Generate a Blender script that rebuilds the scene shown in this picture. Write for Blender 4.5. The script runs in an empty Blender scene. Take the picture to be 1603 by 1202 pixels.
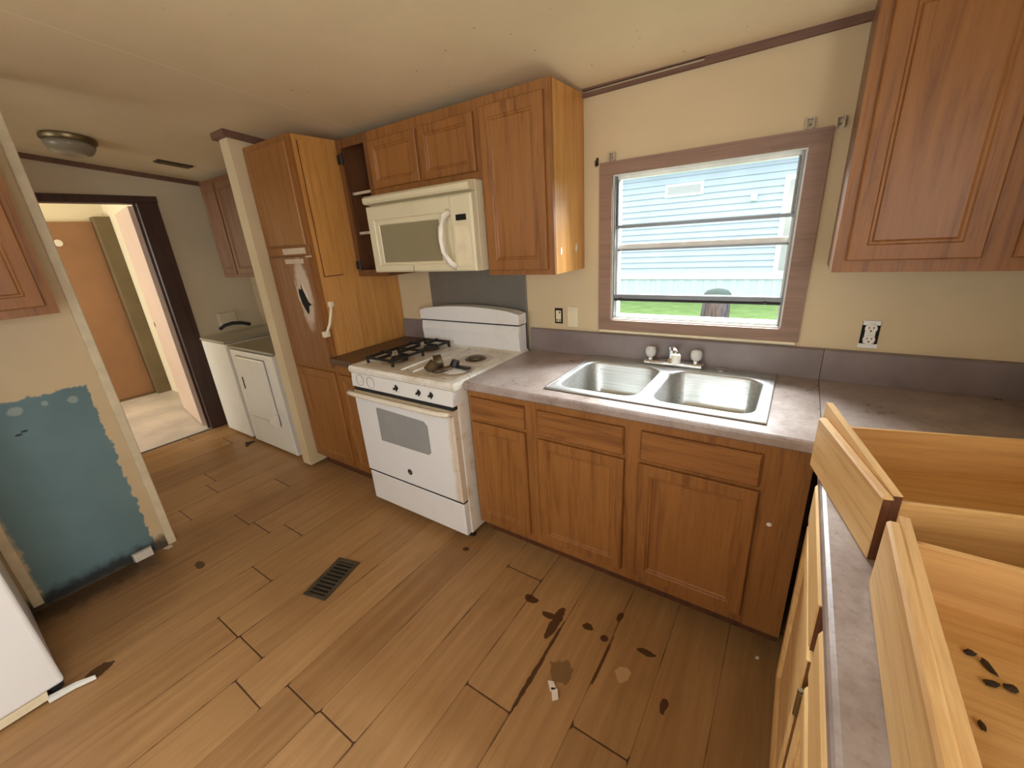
import bpy, bmesh, math, random
from mathutils import Vector, Matrix
random.seed(7)
C = bpy.context.scene.collection
SC = bpy.context.scene
PI = math.pi

# ------------------------------------------------------------------ camera
cam_d = bpy.data.cameras.new('camera'); cam = bpy.data.objects.new('camera', cam_d); C.objects.link(cam)
cam_d.sensor_width = 36.0; cam_d.lens = 647.37 / 1603 * 36.0; cam_d.clip_start = 0.02; cam_d.clip_end = 200
RX = Vector((0.83024229, 0.5537642, -0.06358423)); RY = Vector((-0.1357591, 0.3115283, 0.94048901)); RZ = -Vector((-0.54061744, 0.77220161, -0.3338225))
M = Matrix.Identity(4)
for i in range(3):
    M[i][0] = RX[i]; M[i][1] = RY[i]; M[i][2] = RZ[i]
M[0][3], M[1][3], M[2][3] = 2.0339, -2.0418, 1.5454
cam.matrix_world = M
SC.camera = cam

# ------------------------------------------------------------------ light
SC.view_settings.view_transform = 'Standard'; SC.view_settings.look = 'None'
SC.view_settings.exposure = 0.0; SC.view_settings.gamma = 1.0; SC.view_settings.use_curve_mapping = False
SC.cycles.max_bounces = 10; SC.cycles.diffuse_bounces = 6; SC.cycles.glossy_bounces = 4; SC.cycles.transmission_bounces = 6
SC.cycles.sample_clamp_indirect = 6.0
SC.cycles.use_denoising = True
w = bpy.data.worlds.new('overcast_sky'); SC.world = w; w.use_nodes = True
w.node_tree.nodes['Background'].inputs[0].default_value = (0.88, 0.945, 1.0, 1)
w.node_tree.nodes['Background'].inputs[1].default_value = 4.6

def area(name, loc, rot, sx, sy, power, col=(1, 1, 1)):
    l = bpy.data.lights.new(name, 'AREA'); l.shape = 'RECTANGLE'; l.size = sx; l.size_y = sy; l.energy = power; l.color = col
    o = bpy.data.objects.new(name, l); o.location = loc; o.rotation_euler = rot; C.objects.link(o); return o
# fill lamps added at unseen windows; the kitchen one stands for the sky outside
area('rear_fill_lamp', (0.95, -4.13, 1.42), (PI/2, 0, 0), 1.5, 1.1, 8, (0.95, 0.97, 1.0))
area('side_fill_lamp', (2.72, -2.62, 1.40), (0, PI/2, 0), 1.1, 1.2, 25, (0.98, 0.98, 1.0))
area('dining_fill_lamp', (-1.60, -4.13, 1.42), (PI/2, 0, 0), 1.1, 1.1, 5, (0.97, 0.97, 1.0))
area('bedroom_fill_lamp', (-3.5, -2.93, 1.45), (PI/2, 0, 0), 1.0, 1.1, 36, (1.0, 0.95, 0.86))
area('kitchen_window_daylight', (1.63, 0.80, 2.24), (-PI/2 + 0.62, 0, 0), 1.1, 0.6, 250, (0.90, 0.95, 1.0))
# ------------------------------------------------------------------ materials
def srgb(r, g, b):
    f = lambda c: (c/255/12.92 if c/255 <= .04045 else ((c/255+.055)/1.055)**2.4)
    return (f(r), f(g), f(b), 1)
class NB:
    def __init__(s, name):
        s.m = bpy.data.materials.new(name); s.m.use_nodes = True; s.t = s.m.node_tree; s.t.nodes.clear()
        s.out = s.n('ShaderNodeOutputMaterial'); s.b = s.n('ShaderNodeBsdfPrincipled'); s.l(s.b.outputs[0], s.out.inputs[0])
        s.co = s.n('ShaderNodeTexCoord').outputs['Object']
    def n(s, t): return s.t.nodes.new(t)
    def l(s, a, b): s.t.links.new(a, b)
    def val(s, sock, v):
        if hasattr(v, 'is_output') or isinstance(v, bpy.types.NodeSocket): s.l(v, sock)
        else: sock.default_value = v
    def math(s, op, a, b=0.0, c=None, clamp=False):
        n = s.n('ShaderNodeMath'); n.operation = op; n.use_clamp = clamp
        s.val(n.inputs[0], a); s.val(n.inputs[1], b)
        if c is not None: s.val(n.inputs[2], c)
        return n.outputs[0]
    def mapping(s, scale=(1, 1, 1), loc=(0, 0, 0), rot=(0, 0, 0), src=None):
        n = s.n('ShaderNodeMapping'); s.l(src or s.co, n.inputs[0])
        n.inputs['Scale'].default_value = scale; n.inputs['Location'].default_value = loc; n.inputs['Rotation'].default_value = rot
        return n.outputs[0]
    def noise(s, scale, detail=3, rough=.55, vec=None, dist=0.0):
        n = s.n('ShaderNodeTexNoise'); s.l(vec or s.co, n.inputs['Vector']); n.inputs['Scale'].default_value = scale
        n.inputs['Detail'].default_value = detail; n.inputs['Roughness'].default_value = rough; n.inputs['Distortion'].default_value = dist
        return n.outputs[0]
    def ramp(s, fac, stops, interp='LINEAR'):
        n = s.n('ShaderNodeValToRGB'); s.l(fac, n.inputs[0]); r = n.color_ramp; r.interpolation = interp
        while len(r.elements) > 1: r.elements.remove(r.elements[-1])
        r.elements[0].position = stops[0][0]; r.elements[0].color = stops[0][1]
        for p, c in stops[1:]:
            e = r.elements.new(p); e.color = c
        return n.outputs[0]
    def mix(s, fac, a, b, mode='MIX'):
        n = s.n('ShaderNodeMix'); n.data_type = 'RGBA'; n.blend_type = mode
        s.val(n.inputs[0], fac); s.val(n.inputs[6], a); s.val(n.inputs[7], b); return n.outputs[2]
    def sep(s, v=None):
        n = s.n('ShaderNodeSeparateXYZ'); s.l(v or s.co, n.inputs[0]); return n.outputs
    def comb(s, x, y, z):
        n = s.n('ShaderNodeCombineXYZ')
        for i, v in enumerate((x, y, z)): s.val(n.inputs[i], v)
        return n.outputs[0]
    def sstep(s, x, a, b):
        n = s.n('ShaderNodeMapRange'); n.interpolation_type = 'SMOOTHSTEP'; s.val(n.inputs[0], x)
        n.inputs[1].default_value = a; n.inputs[2].default_value = b; return n.outputs[0]
    def bump(s, h, strength=.2, dist=.01):
        n = s.n('ShaderNodeBump'); n.inputs['Strength'].default_value = strength; n.inputs['Distance'].default_value = dist
        s.l(h, n.inputs['Height']); s.l(n.outputs[0], s.b.inputs['Normal'])
    def set(s, color=None, rough=None, metal=None, spec=None):
        if color is not None: s.val(s.b.inputs['Base Color'], color)
        if rough is not None: s.val(s.b.inputs['Roughness'], rough)
        if metal is not None: s.b.inputs['Metallic'].default_value = metal
        if spec is not None: s.val(s.b.inputs['Specular IOR Level'], spec)
        return s.m

def plain(name, col, rough=.5, metal=0.0, var=.06, scale=14, spec=.5):
    b = NB(name); n = b.noise(scale, 3)
    lo = tuple(c*(1-var*2) for c in col[:3])+(1,); hi = tuple(min(1, c*(1+var)) for c in col[:3])+(1,)
    return b.set(b.ramp(n, [(.3, lo), (.7, hi)]), rough, metal, spec)

def oak(name, base, dark, axis='z', rough=.42, grain=.5):
    b = NB(name)
    sc = {'z': (38, 38, 2.2), 'x': (2.2, 38, 38), 'y': (38, 2.2, 38)}[axis]
    v = b.mapping(sc)
    g = b.noise(1.0, 5, .65, v, .6)
    sc2 = {'z': (190, 190, 7), 'x': (7, 190, 190), 'y': (190, 7, 190)}[axis]
    f = b.noise(1.0, 2, .5, b.mapping(sc2))
    c = b.ramp(g, [(.30, dark), (.48, base), (.75, tuple(min(1, k*1.22) for k in base[:3])+(1,))])
    c = b.mix(b.math('MULTIPLY', b.sstep(f, .52, .72), grain), c, dark)
    big = b.noise(1.7, 2)
    c = b.mix(b.math('MULTIPLY', b.sstep(big, .35, .75), .35), c, dark)
    b.bump(f, .12, .003)
    return b.set(c, rough, 0, .45)

M_ = {}
M_['oak'] = oak('oak_cabinet_face', srgb(144, 95, 46), srgb(112, 66, 27), 'z')
M_['oak_x'] = oak('oak_rail_horizontal', srgb(142, 93, 45), srgb(110, 65, 27), 'x')
M_['oak_y'] = oak('oak_edge_grain', srgb(178, 124, 64), srgb(140, 88, 40), 'y')
M_['oak_panel'] = oak('oak_door_panel', srgb(146, 97, 48), srgb(122, 76, 34), 'z', .36, .25)
M_['side'] = oak('orange_side_panel', srgb(196, 142, 76), srgb(172, 114, 54), 'z', .36, .15)
M_['brown'] = oak('dark_stained_oak', srgb(116, 76, 42), srgb(84, 50, 24), 'z', .4)
M_['raw'] = oak('raw_pine', srgb(210, 170, 112), srgb(188, 140, 82), 'y', .55, .25)
M_['rawx'] = oak('raw_pine_side', srgb(206, 162, 100), srgb(184, 134, 72), 'x', .55, .2)
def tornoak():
    b = NB('torn_oak_door_painted_sheen'); s = b.sep(); g = b.noise(1.0, 4, .6, b.mapping((40, 40, 3)))
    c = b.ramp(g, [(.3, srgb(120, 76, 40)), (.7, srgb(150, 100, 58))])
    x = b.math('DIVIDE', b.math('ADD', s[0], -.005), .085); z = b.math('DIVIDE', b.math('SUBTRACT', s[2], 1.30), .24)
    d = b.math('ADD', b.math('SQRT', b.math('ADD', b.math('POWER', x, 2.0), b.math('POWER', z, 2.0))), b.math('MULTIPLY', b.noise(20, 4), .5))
    c = b.mix(b.math('MULTIPLY', b.sstep(d, 1.3, .9), .9), c, srgb(204, 186, 164))  # pale ellipse around the tear; reflected sheen painted into the veneer
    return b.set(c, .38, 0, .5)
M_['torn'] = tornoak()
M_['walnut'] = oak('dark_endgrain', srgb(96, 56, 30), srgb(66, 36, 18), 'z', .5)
M_['trim'] = oak('brown_trim', srgb(112, 80, 62), srgb(88, 60, 46), 'x', .55, .3)
M_['casing'] = oak('window_casing_brown', srgb(142, 112, 92), srgb(120, 91, 72), 'x', .5, .3)
M_['darktrim'] = oak('dark_door_casing', srgb(70, 48, 38), srgb(48, 30, 24), 'z', .45, .3)
M_['olive'] = plain('shaded_olive_post', srgb(104, 88, 58), .6, 0, .08, 4)  # post colour darkened to carry the shade on its face
M_['browndoor'] = plain('brown_slab_door', srgb(146, 106, 72), .5, 0, .05, 3)

def wallmat(name, base, specks=.55, grime=True):
    b = NB(name)
    n = b.noise(1.6, 4, .6); f = b.noise(60, 2)
    lo = tuple(c*.88 for c in base[:3])+(1,)
    c = b.ramp(n, [(.3, lo), (.65, base)])
    vo = b.n('ShaderNodeTexVoronoi'); vo.inputs['Scale'].default_value = 9.0; b.l(b.co, vo.inputs['Vector'])
    sel = b.sep(vo.outputs['Color'])[0]
    rad = b.math('MULTIPLY', b.math('GREATER_THAN', sel, .72), .055)
    sp = b.math('LESS_THAN', vo.outputs['Distance'], rad)
    c = b.mix(b.math('MULTIPLY', sp, specks), c, srgb(84, 66, 40))
    b.bump(f, .05, .004)
    return b.set(c, .62, 0, .35)
M_['wall'] = wallmat('cream_wall_paint', srgb(210, 189, 150))
M_['wallshade'] = wallmat('beige_wall_paint', srgb(205, 190, 160), .3)
M_['wallyellow'] = wallmat('pale_yellow_paint', srgb(234, 224, 194), .2, False)

def ceilmat():
    b = NB('stained_ceiling')
    n = b.noise(1.2, 4, .6)
    c = b.ramp(n, [(.3, srgb(210, 190, 151)), (.7, srgb(226, 206, 166))])
    vo = b.n('ShaderNodeTexVoronoi'); vo.inputs['Scale'].default_value = 22.0; b.l(b.co, vo.inputs['Vector'])
    sel = b.sep(vo.outputs['Color'])[1]
    area_ = b.sstep(b.noise(1.1, 2, .5, b.mapping(loc=(3.1, .4, 0))), .42, .62)
    sp = b.math('LESS_THAN', vo.outputs['Distance'], b.math('MULTIPLY', b.math('GREATER_THAN', sel, .8), .1))
    c = b.mix(b.math('MULTIPLY', b.math('MULTIPLY', sp, area_), .6), c, srgb(96, 78, 40))
    # panel seam
    s = b.sep()
    sm = b.math('LESS_THAN', b.math('ABSOLUTE', b.math('ADD', s[0], .19)), .004)
    c = b.mix(b.math('MULTIPLY', sm, .5), c, srgb(236, 220, 190))
    b.bump(b.noise(90, 3), .12, .004)
    return b.set(c, .7, 0, .3)
M_['ceiling'] = ceilmat()

def patchwall():
    b = NB('cream_wall_with_blue_patch')
    s = b.sep(); nz = b.noise(26, 4, .6); nb = b.noise(3, 3)
    jit = b.math('MULTIPLY', b.math('SUBTRACT', nz, .5), .05)
    y = b.math('ADD', s[1], jit); z = b.math('ADD', s[2], jit)
    m = b.math('MULTIPLY', b.math('MULTIPLY', b.sstep(y, -1.632, -1.64), b.sstep(y, -2.085, -2.06)), b.math('MULTIPLY', b.sstep(z, 1.004, .996), b.sstep(z, .0, .02)))
    base = b.ramp(b.noise(1.6, 4), [(.3, srgb(202, 180, 140)), (.65, srgb(218, 196, 156))])
    blue = b.ramp(nb, [(.3, srgb(97, 124, 128)), (.7, srgb(113, 141, 145))])
    for (py, pz, ry, rz) in ((-1.885, .955, .025, .02), (-1.70, .945, .018, .018), (-1.79, .96, .012, .014)):
        d = b.math('SQRT', b.math('ADD', b.math('POWER', b.math('DIVIDE', b.math('ADD', s[1], -py), ry), 2.0), b.math('POWER', b.math('DIVIDE', b.math('ADD', s[2], -pz), rz), 2.0)))
        blue = b.mix(b.math('MULTIPLY', b.sstep(b.math('ADD', d, b.math('MULTIPLY', nz, .8)), 1.6, 1.2), .55), blue, srgb(176, 186, 176))
    for (py, pz) in ((-1.905, .85), (-1.885, .86)):
        d = b.math('ADD', b.math('POWER', b.math('DIVIDE', b.math('ADD', s[1], -py), .012), 2.0), b.math('POWER', b.math('DIVIDE', b.math('ADD', s[2], -pz), .005), 2.0))
        blue = b.mix(b.math('LESS_THAN', d, 1.0), blue, srgb(50, 60, 58))
    c = b.mix(m, base, blue)
    vo = b.n('ShaderNodeTexVoronoi'); vo.inputs['Scale'].default_value = 11.0; b.l(b.co, vo.inputs['Vector'])
    sp = b.math('LESS_THAN', vo.outputs['Distance'], b.math('MULTIPLY', b.math('GREATER_THAN', b.sep(vo.outputs['Color'])[0], .75), .07))
    c = b.mix(b.math('MULTIPLY', b.math('MULTIPLY', sp, b.sstep(s[2], 1.1, 1.2)), .7), c, srgb(70, 50, 32))
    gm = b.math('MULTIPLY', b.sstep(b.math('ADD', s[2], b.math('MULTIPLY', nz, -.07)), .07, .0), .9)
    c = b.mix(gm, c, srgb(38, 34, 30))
    b.bump(nz, .1, .004)
    return b.set(c, .6, 0, .35)
M_['patchwall'] = patchwall()

def floormat():
    b = NB('worn_plank_floor')
    s = b.sep()
    W, L = .195, 1.22
    u = b.math('DIVIDE', b.math('ADD', s[0], -.63 + .195*16), W)       # row coordinate, row 16 starts at x = .63
    row = b.math('FLOOR', u); fu = b.math('FRACT', u)
    known = {9: -1.25, 11: -1.14, 13: -1.66, 15: -1.757, 17: -1.645, 18: -.74, 19: -1.297, 21: -1.22}
    rr = random.Random(3); st = []
    for k in range(28):
        y0 = known.get(k, rr.uniform(-1.2, 0)) ; o = (y0 % L)/L
        st.append(((k-.5)/28 if k else 0.0, (o, o, o, 1)))
    off = b.ramp(b.math('DIVIDE', row, 28), st, 'CONSTANT')
    off = b.sep(off)[0]
    v = b.math('SUBTRACT', b.math('DIVIDE', s[1], L), off)
    col = b.math('FLOOR', v); fv = b.math('FRACT', v)
    wn = b.n('ShaderNodeTexWhiteNoise'); b.l(b.comb(row, col, 0), wn.inputs['Vector']); rnd = wn.outputs['Value']
    # grain
    gv = b.comb(b.math('ADD', b.math('MULTIPLY', s[0], 26), b.math('MULTIPLY', rnd, 40)), b.math('MULTIPLY', s[1], 1.6), 0)
    g = b.noise(1.0, 5, .62, gv, .5)
    c = b.ramp(g, [(.28, srgb(130, 95, 58)), (.5, srgb(158, 119, 75)), (.72, srgb(181, 142, 96))])
    c = b.mix(.5, c, b.ramp(rnd, [(0, srgb(138, 99, 60)), (1, srgb(176, 136, 90))]))
    fine = b.noise(1.0, 2, .5, b.mapping((160, 9, 1)))
    c = b.mix(b.math('MULTIPLY', b.sstep(fine, .55, .75), .25), c, srgb(112, 80, 48))
    cloud = b.noise(1.5, 3)
    c = b.mix(b.math('MULTIPLY', b.sstep(cloud, .45, .8), .3), c, srgb(106, 72, 40))
    # seams between planks: some worn wide open, some tight
    wear = b.noise(2.3, 3, .6); w2 = b.noise(14, 3)
    du = b.math('MULTIPLY', b.math('MINIMUM', fu, b.math('SUBTRACT', 1.0, fu)), W)
    dv = b.math('MULTIPLY', b.math('MINIMUM', fv, b.math('SUBTRACT', 1.0, fv)), L)
    wu = b.math('ADD', .0008, b.math('MULTIPLY', b.sstep(wear, .45, .68), b.math('MULTIPLY', w2, .0052)))
    su = b.math('LESS_THAN', du, wu)
    sv = b.math('LESS_THAN', dv, b.math('ADD', .0018, b.math('MULTIPLY', w2, .002)))
    ju = b.math('LESS_THAN', b.math('ADD', du, b.math('MULTIPLY', dv, .5)), b.math('MULTIPLY', w2, .016))
    seam = b.math('MAXIMUM', b.math('MAXIMUM', b.math('MULTIPLY', su, .8), sv), ju)
    c = b.mix(b.math('MULTIPLY', seam, .9), c, srgb(52, 28, 12))
    # torn and stained places
    nz = b.noise(22, 4, .6); dark = None
    blobs = [(-.10, -2.04, .035, .05), (1.225, -.85, .030, .022), (1.375, -.90, .022, .085), (1.352, -.885, .045, .018), (1.408, -.99, .007, .10), (1.41, -1.16, .009, .15), (1.50, -.85, .022, .018),
             (1.58, -.87, .018, .018), (1.741, -.84, .036, .014), (.76, -.75, .02, .015), (1.85, -1.00, .012, .03), (-.42, -1.56, .05, .02), (1.61, -.95, .005, .12), (1.60, -.74, .012, .03)]
    for (x, y, rx, ry) in blobs:
        d = b.math('SQRT', b.math('ADD', b.math('POWER', b.math('DIVIDE', b.math('SUBTRACT', s[0], x), rx), 2.0), b.math('POWER', b.math('DIVIDE', b.math('SUBTRACT', s[1], y), ry), 2.0)))
        mk = b.math('LESS_THAN', b.math('ADD', d, b.math('MULTIPLY', nz, 1.6)), 1.75)
        dark = mk if dark is None else b.math('MAXIMUM', dark, mk)
    c = b.mix(b.math('MULTIPLY', dark, .92), c, srgb(66, 38, 16))
    for (x, y, rx, ry, cc) in ((1.495, -1.075, .042, .05, srgb(112, 84, 52)), (1.69, -.97, .03, .03, srgb(196, 160, 118))):
        d = b.math('SQRT', b.math('ADD', b.math('POWER', b.math('DIVIDE', b.math('SUBTRACT', s[0], x), rx), 2.0), b.math('POWER', b.math('DIVIDE', b.math('SUBTRACT', s[1], y), ry), 2.0)))
        c = b.mix(b.math('MULTIPLY', b.math('LESS_THAN', b.math('ADD', d, b.math('MULTIPLY', nz, 1.6)), 1.75), .8), c, cc)
    # black dirt spilled below the blue patch
    e2 = b.math('MULTIPLY', b.sstep(b.math('ADD', s[0], b.math('MULTIPLY', nz, -.14)), -.62, -.78), b.sstep(s[1], -1.6, -1.7))
    dirt = b.math('MULTIPLY', e2, .8)
    c = b.mix(dirt, c, srgb(56, 42, 28))
    b.bump(b.math('ADD', b.math('MULTIPLY', seam, -1.0), b.math('MULTIPLY', fine, .12)), .35, .004)
    return b.set(c, b.ramp(cloud, [(.3, (.36, .36, .36, 1)), (.7, (.55, .55, .55, 1))]), 0, .4)
M_['floor'] = floormat()

def countermat():
    b = NB('mauve_brown_laminate')
    n = b.noise(7, 5, .7); f = b.noise(70, 4, .7)
    c = b.ramp(n, [(.3, srgb(134, 118, 109)), (.5, srgb(158, 143, 135)), (.72, srgb(178, 165, 158))])
    c = b.mix(b.math('MULTIPLY', b.sstep(f, .5, .7), .35), c, srgb(112, 92, 86))
    return b.set(c, b.ramp(n, [(.3, (.26,)*3+(1,)), (.7, (.36,)*3+(1,))]), 0, .6)
M_['counter'] = countermat()
M_['countershade'] = plain('shaded_brown_laminate', srgb(98, 72, 56), .4, 0, .1, 8)  # counter laminate darkened; holds the shade left of the stove in its colour
M_['splash'] = plain('mauve_laminate_splash', srgb(128, 114, 110), .4, 0, .08, 9)

def enamel(name, col, dirt, amount=.5, rough=.25, sc=6):
    b = NB(name); n = b.noise(sc, 5, .65); f = b.noise(42, 3, .6)
    m = b.math('MULTIPLY', b.sstep(n, .5, .75), amount)
    c = b.mix(m, col, dirt)
    c = b.mix(b.math('MULTIPLY', b.sstep(f, .66, .76), amount*.8), c, srgb(112, 84, 48))
    return b.set(c, rough, 0, .5)
M_['enamel'] = enamel('white_enamel', srgb(226, 224, 220), srgb(214, 206, 186), .35)
M_['enamel_dirty'] = enamel('greasy_cream_enamel', srgb(226, 218, 200), srgb(190, 160, 116), .75, .32, 9)
def doorenamel():
    b = NB('white_enamel_with_stained_edges'); s = b.sep(); n = b.noise(9, 4, .6); f = b.noise(40, 3)
    e = b.math('MAXIMUM', b.sstep(b.math('ADD', s[0], b.math('MULTIPLY', n, .05)), .352, .385), b.math('MULTIPLY', b.sstep(b.math('ADD', s[2], b.math('MULTIPLY', n, .05)), .745, .79), .9))
    c = b.mix(b.math('MULTIPLY', e, .75), srgb(226, 226, 224), srgb(204, 184, 150))
    c = b.mix(b.math('MULTIPLY', b.math('MULTIPLY', e, b.sstep(f, .60, .72)), .5), c, srgb(140, 104, 66))
    return b.set(c, .25, 0, .5)
M_['enamel_door'] = doorenamel()
def cookmat():
    b = NB('greasy_white_cooktop'); s = b.sep(); n = b.noise(7, 5, .65); f = b.noise(38, 4, .6)
    c = b.mix(b.math('MULTIPLY', b.sstep(n, .42, .68), .6), srgb(226, 222, 212), srgb(190, 174, 140))
    c = b.mix(b.math('MULTIPLY', b.sstep(f, .60, .70), .7), c, srgb(120, 94, 58))
    for (x, y) in ((.205, .09), (.24, -.12), (-.215, .155), (-.215, -.11)):
        d = b.math('SQRT', b.math('ADD', b.math('POWER', b.math('SUBTRACT', s[0], x), 2.0), b.math('POWER', b.math('SUBTRACT', s[1], y), 2.0)))
        rg = b.math('MULTIPLY', b.sstep(b.math('ADD', d, b.math('MULTIPLY', f, .03)), .125, .10), b.sstep(b.math('ADD', d, b.math('MULTIPLY', f, .03)), .06, .085))
        c = b.mix(b.math('MULTIPLY', rg, .55), c, srgb(150, 120, 78))
    return b.set(c, .28, 0, .5)
M_['cook'] = cookmat()
M_['almond'] = enamel('almond_plastic', srgb(214, 204, 170), srgb(196, 180, 138), .3, .35)
M_['dryer'] = enamel('dusty_white_steel', srgb(222, 218, 206), srgb(200, 190, 168), .35, .28)
M_['lidshade'] = plain('shaded_olive_lid', srgb(150, 142, 118), .45, 0, .12, 4)  # machine tops darkened, shade of the laundry nook put into the colour
M_['fridge'] = enamel('white_refrigerator_steel', srgb(228, 226, 222), srgb(216, 212, 204), .25, .3, 2)
M_['glassgrey'] = plain('grey_oven_glass', srgb(150, 150, 148), .12, 0, .03)
M_['mwglass'] = plain('beige_microwave_window', srgb(140, 130, 100), .18, 0, .02, 4)
M_['black'] = plain('black_iron', (.012, .011, .01, 1), .5, 0, .2)
M_['blackgloss'] = plain('black_display', (.01, .01, .01, 1), .15)
M_['burnt'] = plain('burnt_burner_metal', srgb(92, 76, 52), .45, .4, .3, 30)
M_['stain'] = plain('brown_grease_stain', srgb(150, 112, 70), .5, 0, .25, 20)
M_['white'] = plain('white_plastic', srgb(236, 230, 216), .4)
M_['cream'] = plain('cream_plastic', srgb(226, 212, 178), .4)
M_['paper'] = plain('white_scrap', srgb(226, 216, 200), .7)
M_['brass'] = plain('tarnished_brass', srgb(132, 116, 84), .35, .8)
M_['frost'] = plain('frosted_glass_bowl', srgb(140, 130, 108), .3, 0, .05)
M_['grey_sheet'] = plain('grey_heat_shield', srgb(132, 128, 120), .38, .5, .05, 5)
M_['alu'] = plain('grey_window_aluminium', srgb(124, 126, 126), .4, .5, .05)
M_['aluwhite'] = plain('white_window_vinyl', srgb(232, 232, 224), .4)
M_['rubber'] = plain('black_gasket', (.015, .015, .015, 1), .6)
M_['register'] = plain('bronze_register', srgb(84, 72, 54), .55, .3, .2)
M_['dark'] = plain('dark_void', (.006, .005, .004, 1), .9)
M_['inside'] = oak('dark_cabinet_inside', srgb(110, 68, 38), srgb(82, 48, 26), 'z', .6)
M_['shelfedge'] = plain('pale_shelf_edge', srgb(206, 186, 160), .5)
M_['hallfloor'] = plain('grey_vinyl_floor', srgb(196, 184, 170), .5, 0, .12, 3)
M_['slab'] = plain('pinkish_white_door', srgb(206, 182, 164), .45, 0, .03, 2)
M_['crumb'] = plain('dark_crumb', srgb(56, 36, 16), .8, 0, .3)
M_['bracket'] = plain('clear_plastic_bracket', srgb(196, 182, 158), .25)
M_['screw'] = plain('rusty_steel', srgb(110, 96, 80), .4, .7)

def steel():
    b = NB('brushed_stainless'); v = b.mapping((3, 120, 120)); n = b.noise(1.0, 3, .5, v)
    return b.set(b.ramp(n, [(.3, srgb(176, 176, 172)), (.7, srgb(206, 206, 202))]), b.ramp(b.noise(5, 3), [(.3, (.38,)*3+(1,)), (.7, (.5,)*3+(1,))]), .9)
M_['steel'] = steel()
M_['chrome'] = plain('chrome', srgb(220, 220, 220), .08, 1.0, .02)

def glass():
    b = NB('clear_pane'); t = b.t
    tr = b.n('ShaderNodeBsdfTransparent'); gl = b.n('ShaderNodeBsdfGlossy'); gl.inputs['Roughness'].default_value = .02
    tr.inputs[0].default_value = (.95, .97, .97, 1)
    lw = b.n('ShaderNodeLayerWeight'); lw.inputs[0].default_value = .12
    mx = b.n('ShaderNodeMixShader'); b.l(b.math('MULTIPLY', lw.outputs['Fresnel'], .5), mx.inputs[0]); b.l(tr.outputs[0], mx.inputs[1]); b.l(gl.outputs[0], mx.inputs[2])
    b.l(mx.outputs[0], b.out.inputs[0]); return b.m
M_['glass'] = glass()
def acrylic():
    b = NB('acrylic_knob'); b.b.inputs['Transmission Weight'].default_value = .35
    return b.set(srgb(232, 228, 220), .12)
M_['acrylic'] = acrylic()

# ------------------------------------------------------------------ mesh helpers
def box(bm, x0, x1, y0, y1, z0, z1, bev=0.0, seg=1):
    r = bmesh.ops.create_cube(bm, size=1.0); vs = r['verts']
    for v in vs:
        v.co = Vector(((x0+x1)/2 + v.co.x*(x1-x0), (y0+y1)/2 + v.co.y*(y1-y0), (z0+z1)/2 + v.co.z*(z1-z0)))
    if bev > 0:
        es = list({e for v in vs for e in v.link_edges})
        bmesh.ops.bevel(bm, geom=es, offset=min(bev, .45*min(abs(x1-x0), abs(y1-y0), abs(z1-z0))), segments=seg, affect='EDGES', profile=.5)
def cone(bm, p0, p1, r0, r1=None, seg=20):
    p0 = Vector(p0); p1 = Vector(p1); r1 = r0 if r1 is None else r1
    d = p1-p0; L = d.length; q = d.to_track_quat('Z', 'Y').to_matrix().to_4x4()
    bmesh.ops.create_cone(bm, cap_ends=True, cap_tris=False, segments=seg, radius1=r0, radius2=r1, depth=L, matrix=Matrix.Translation((p0+p1)/2) @ q)
def lathe(bm, c, prof, seg=28, axis='z'):
    # prof: list of (radius, height) along axis
    rings = []
    for (r, h) in prof:
        ring = []
        for i in range(seg):
            a = 2*PI*i/seg; x, y = r*math.cos(a), r*math.sin(a)
            p = {'z': (x, y, h), 'y': (x, h, y), 'x': (h, x, y)}[axis]
            ring.append(bm.verts.new(Vector(c)+Vector(p)))
        rings.append(ring)
    for a, b in zip(rings, rings[1:]):
        for i in range(seg): bm.faces.new((a[i], a[(i+1) % seg], b[(i+1) % seg], b[i]))
    bm.faces.new(rings[0]); bm.faces.new(rings[-1])
def tube(bm, pts, r, seg=10, closed=False):
    pts = [Vector(p) for p in pts]; n = len(pts); rings = []
    for i, p in enumerate(pts):
        a = pts[i-1] if (i > 0 or closed) else p; b = pts[(i+1) % n] if (i < n-1 or closed) else p
        d = (b-a).normalized(); up = Vector((0, 0, 1)) if abs(d.z) < .95 else Vector((1, 0, 0))
        s = d.cross(up).normalized(); t = s.cross(d).normalized()
        rr = r[i] if isinstance(r, (list, tuple)) else r
        rings.append([bm.verts.new(p + s*rr*math.cos(2*PI*k/seg) + t*rr*math.sin(2*PI*k/seg)) for k in range(seg)])
    m = n if closed else n-1
    for i in range(m):
        a, b = rings[i], rings[(i+1) % n]
        for k in range(seg): bm.faces.new((a[k], a[(k+1) % seg], b[(k+1) % seg], b[k]))
    if not closed: bm.faces.new(rings[0]); bm.faces.new(rings[-1])
def prism(bm, poly, axis, a, b):
    # poly in the two other axes in order; axis 'x': (y,z), 'y': (x,z), 'z': (x,y)
    def P(p, t): return {'x': (t, p[0], p[1]), 'y': (p[0], t, p[1]), 'z': (p[0], p[1], t)}[axis]
    A = [bm.verts.new(P(p, a)) for p in poly]; B = [bm.verts.new(P(p, b)) for p in poly]
    bm.faces.new(A); bm.faces.new(B); n = len(poly)
    for i in range(n): bm.faces.new((A[i], A[(i+1) % n], B[(i+1) % n], B[i]))
def rings(bm, loops, cap0=False, cap1=False):
    L = [[bm.verts.new(p) for p in lp] for lp in loops]
    for a, b in zip(L, L[1:]):
        n = len(a)
        for i in range(n):
            bm.faces.new((a[i], a[(i+1) % n], b[(i+1) % n], b[i]))
    if cap0: bm.faces.new(L[0])
    if cap1: bm.faces.new(L[-1])
def BM(): return bmesh.new()
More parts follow.
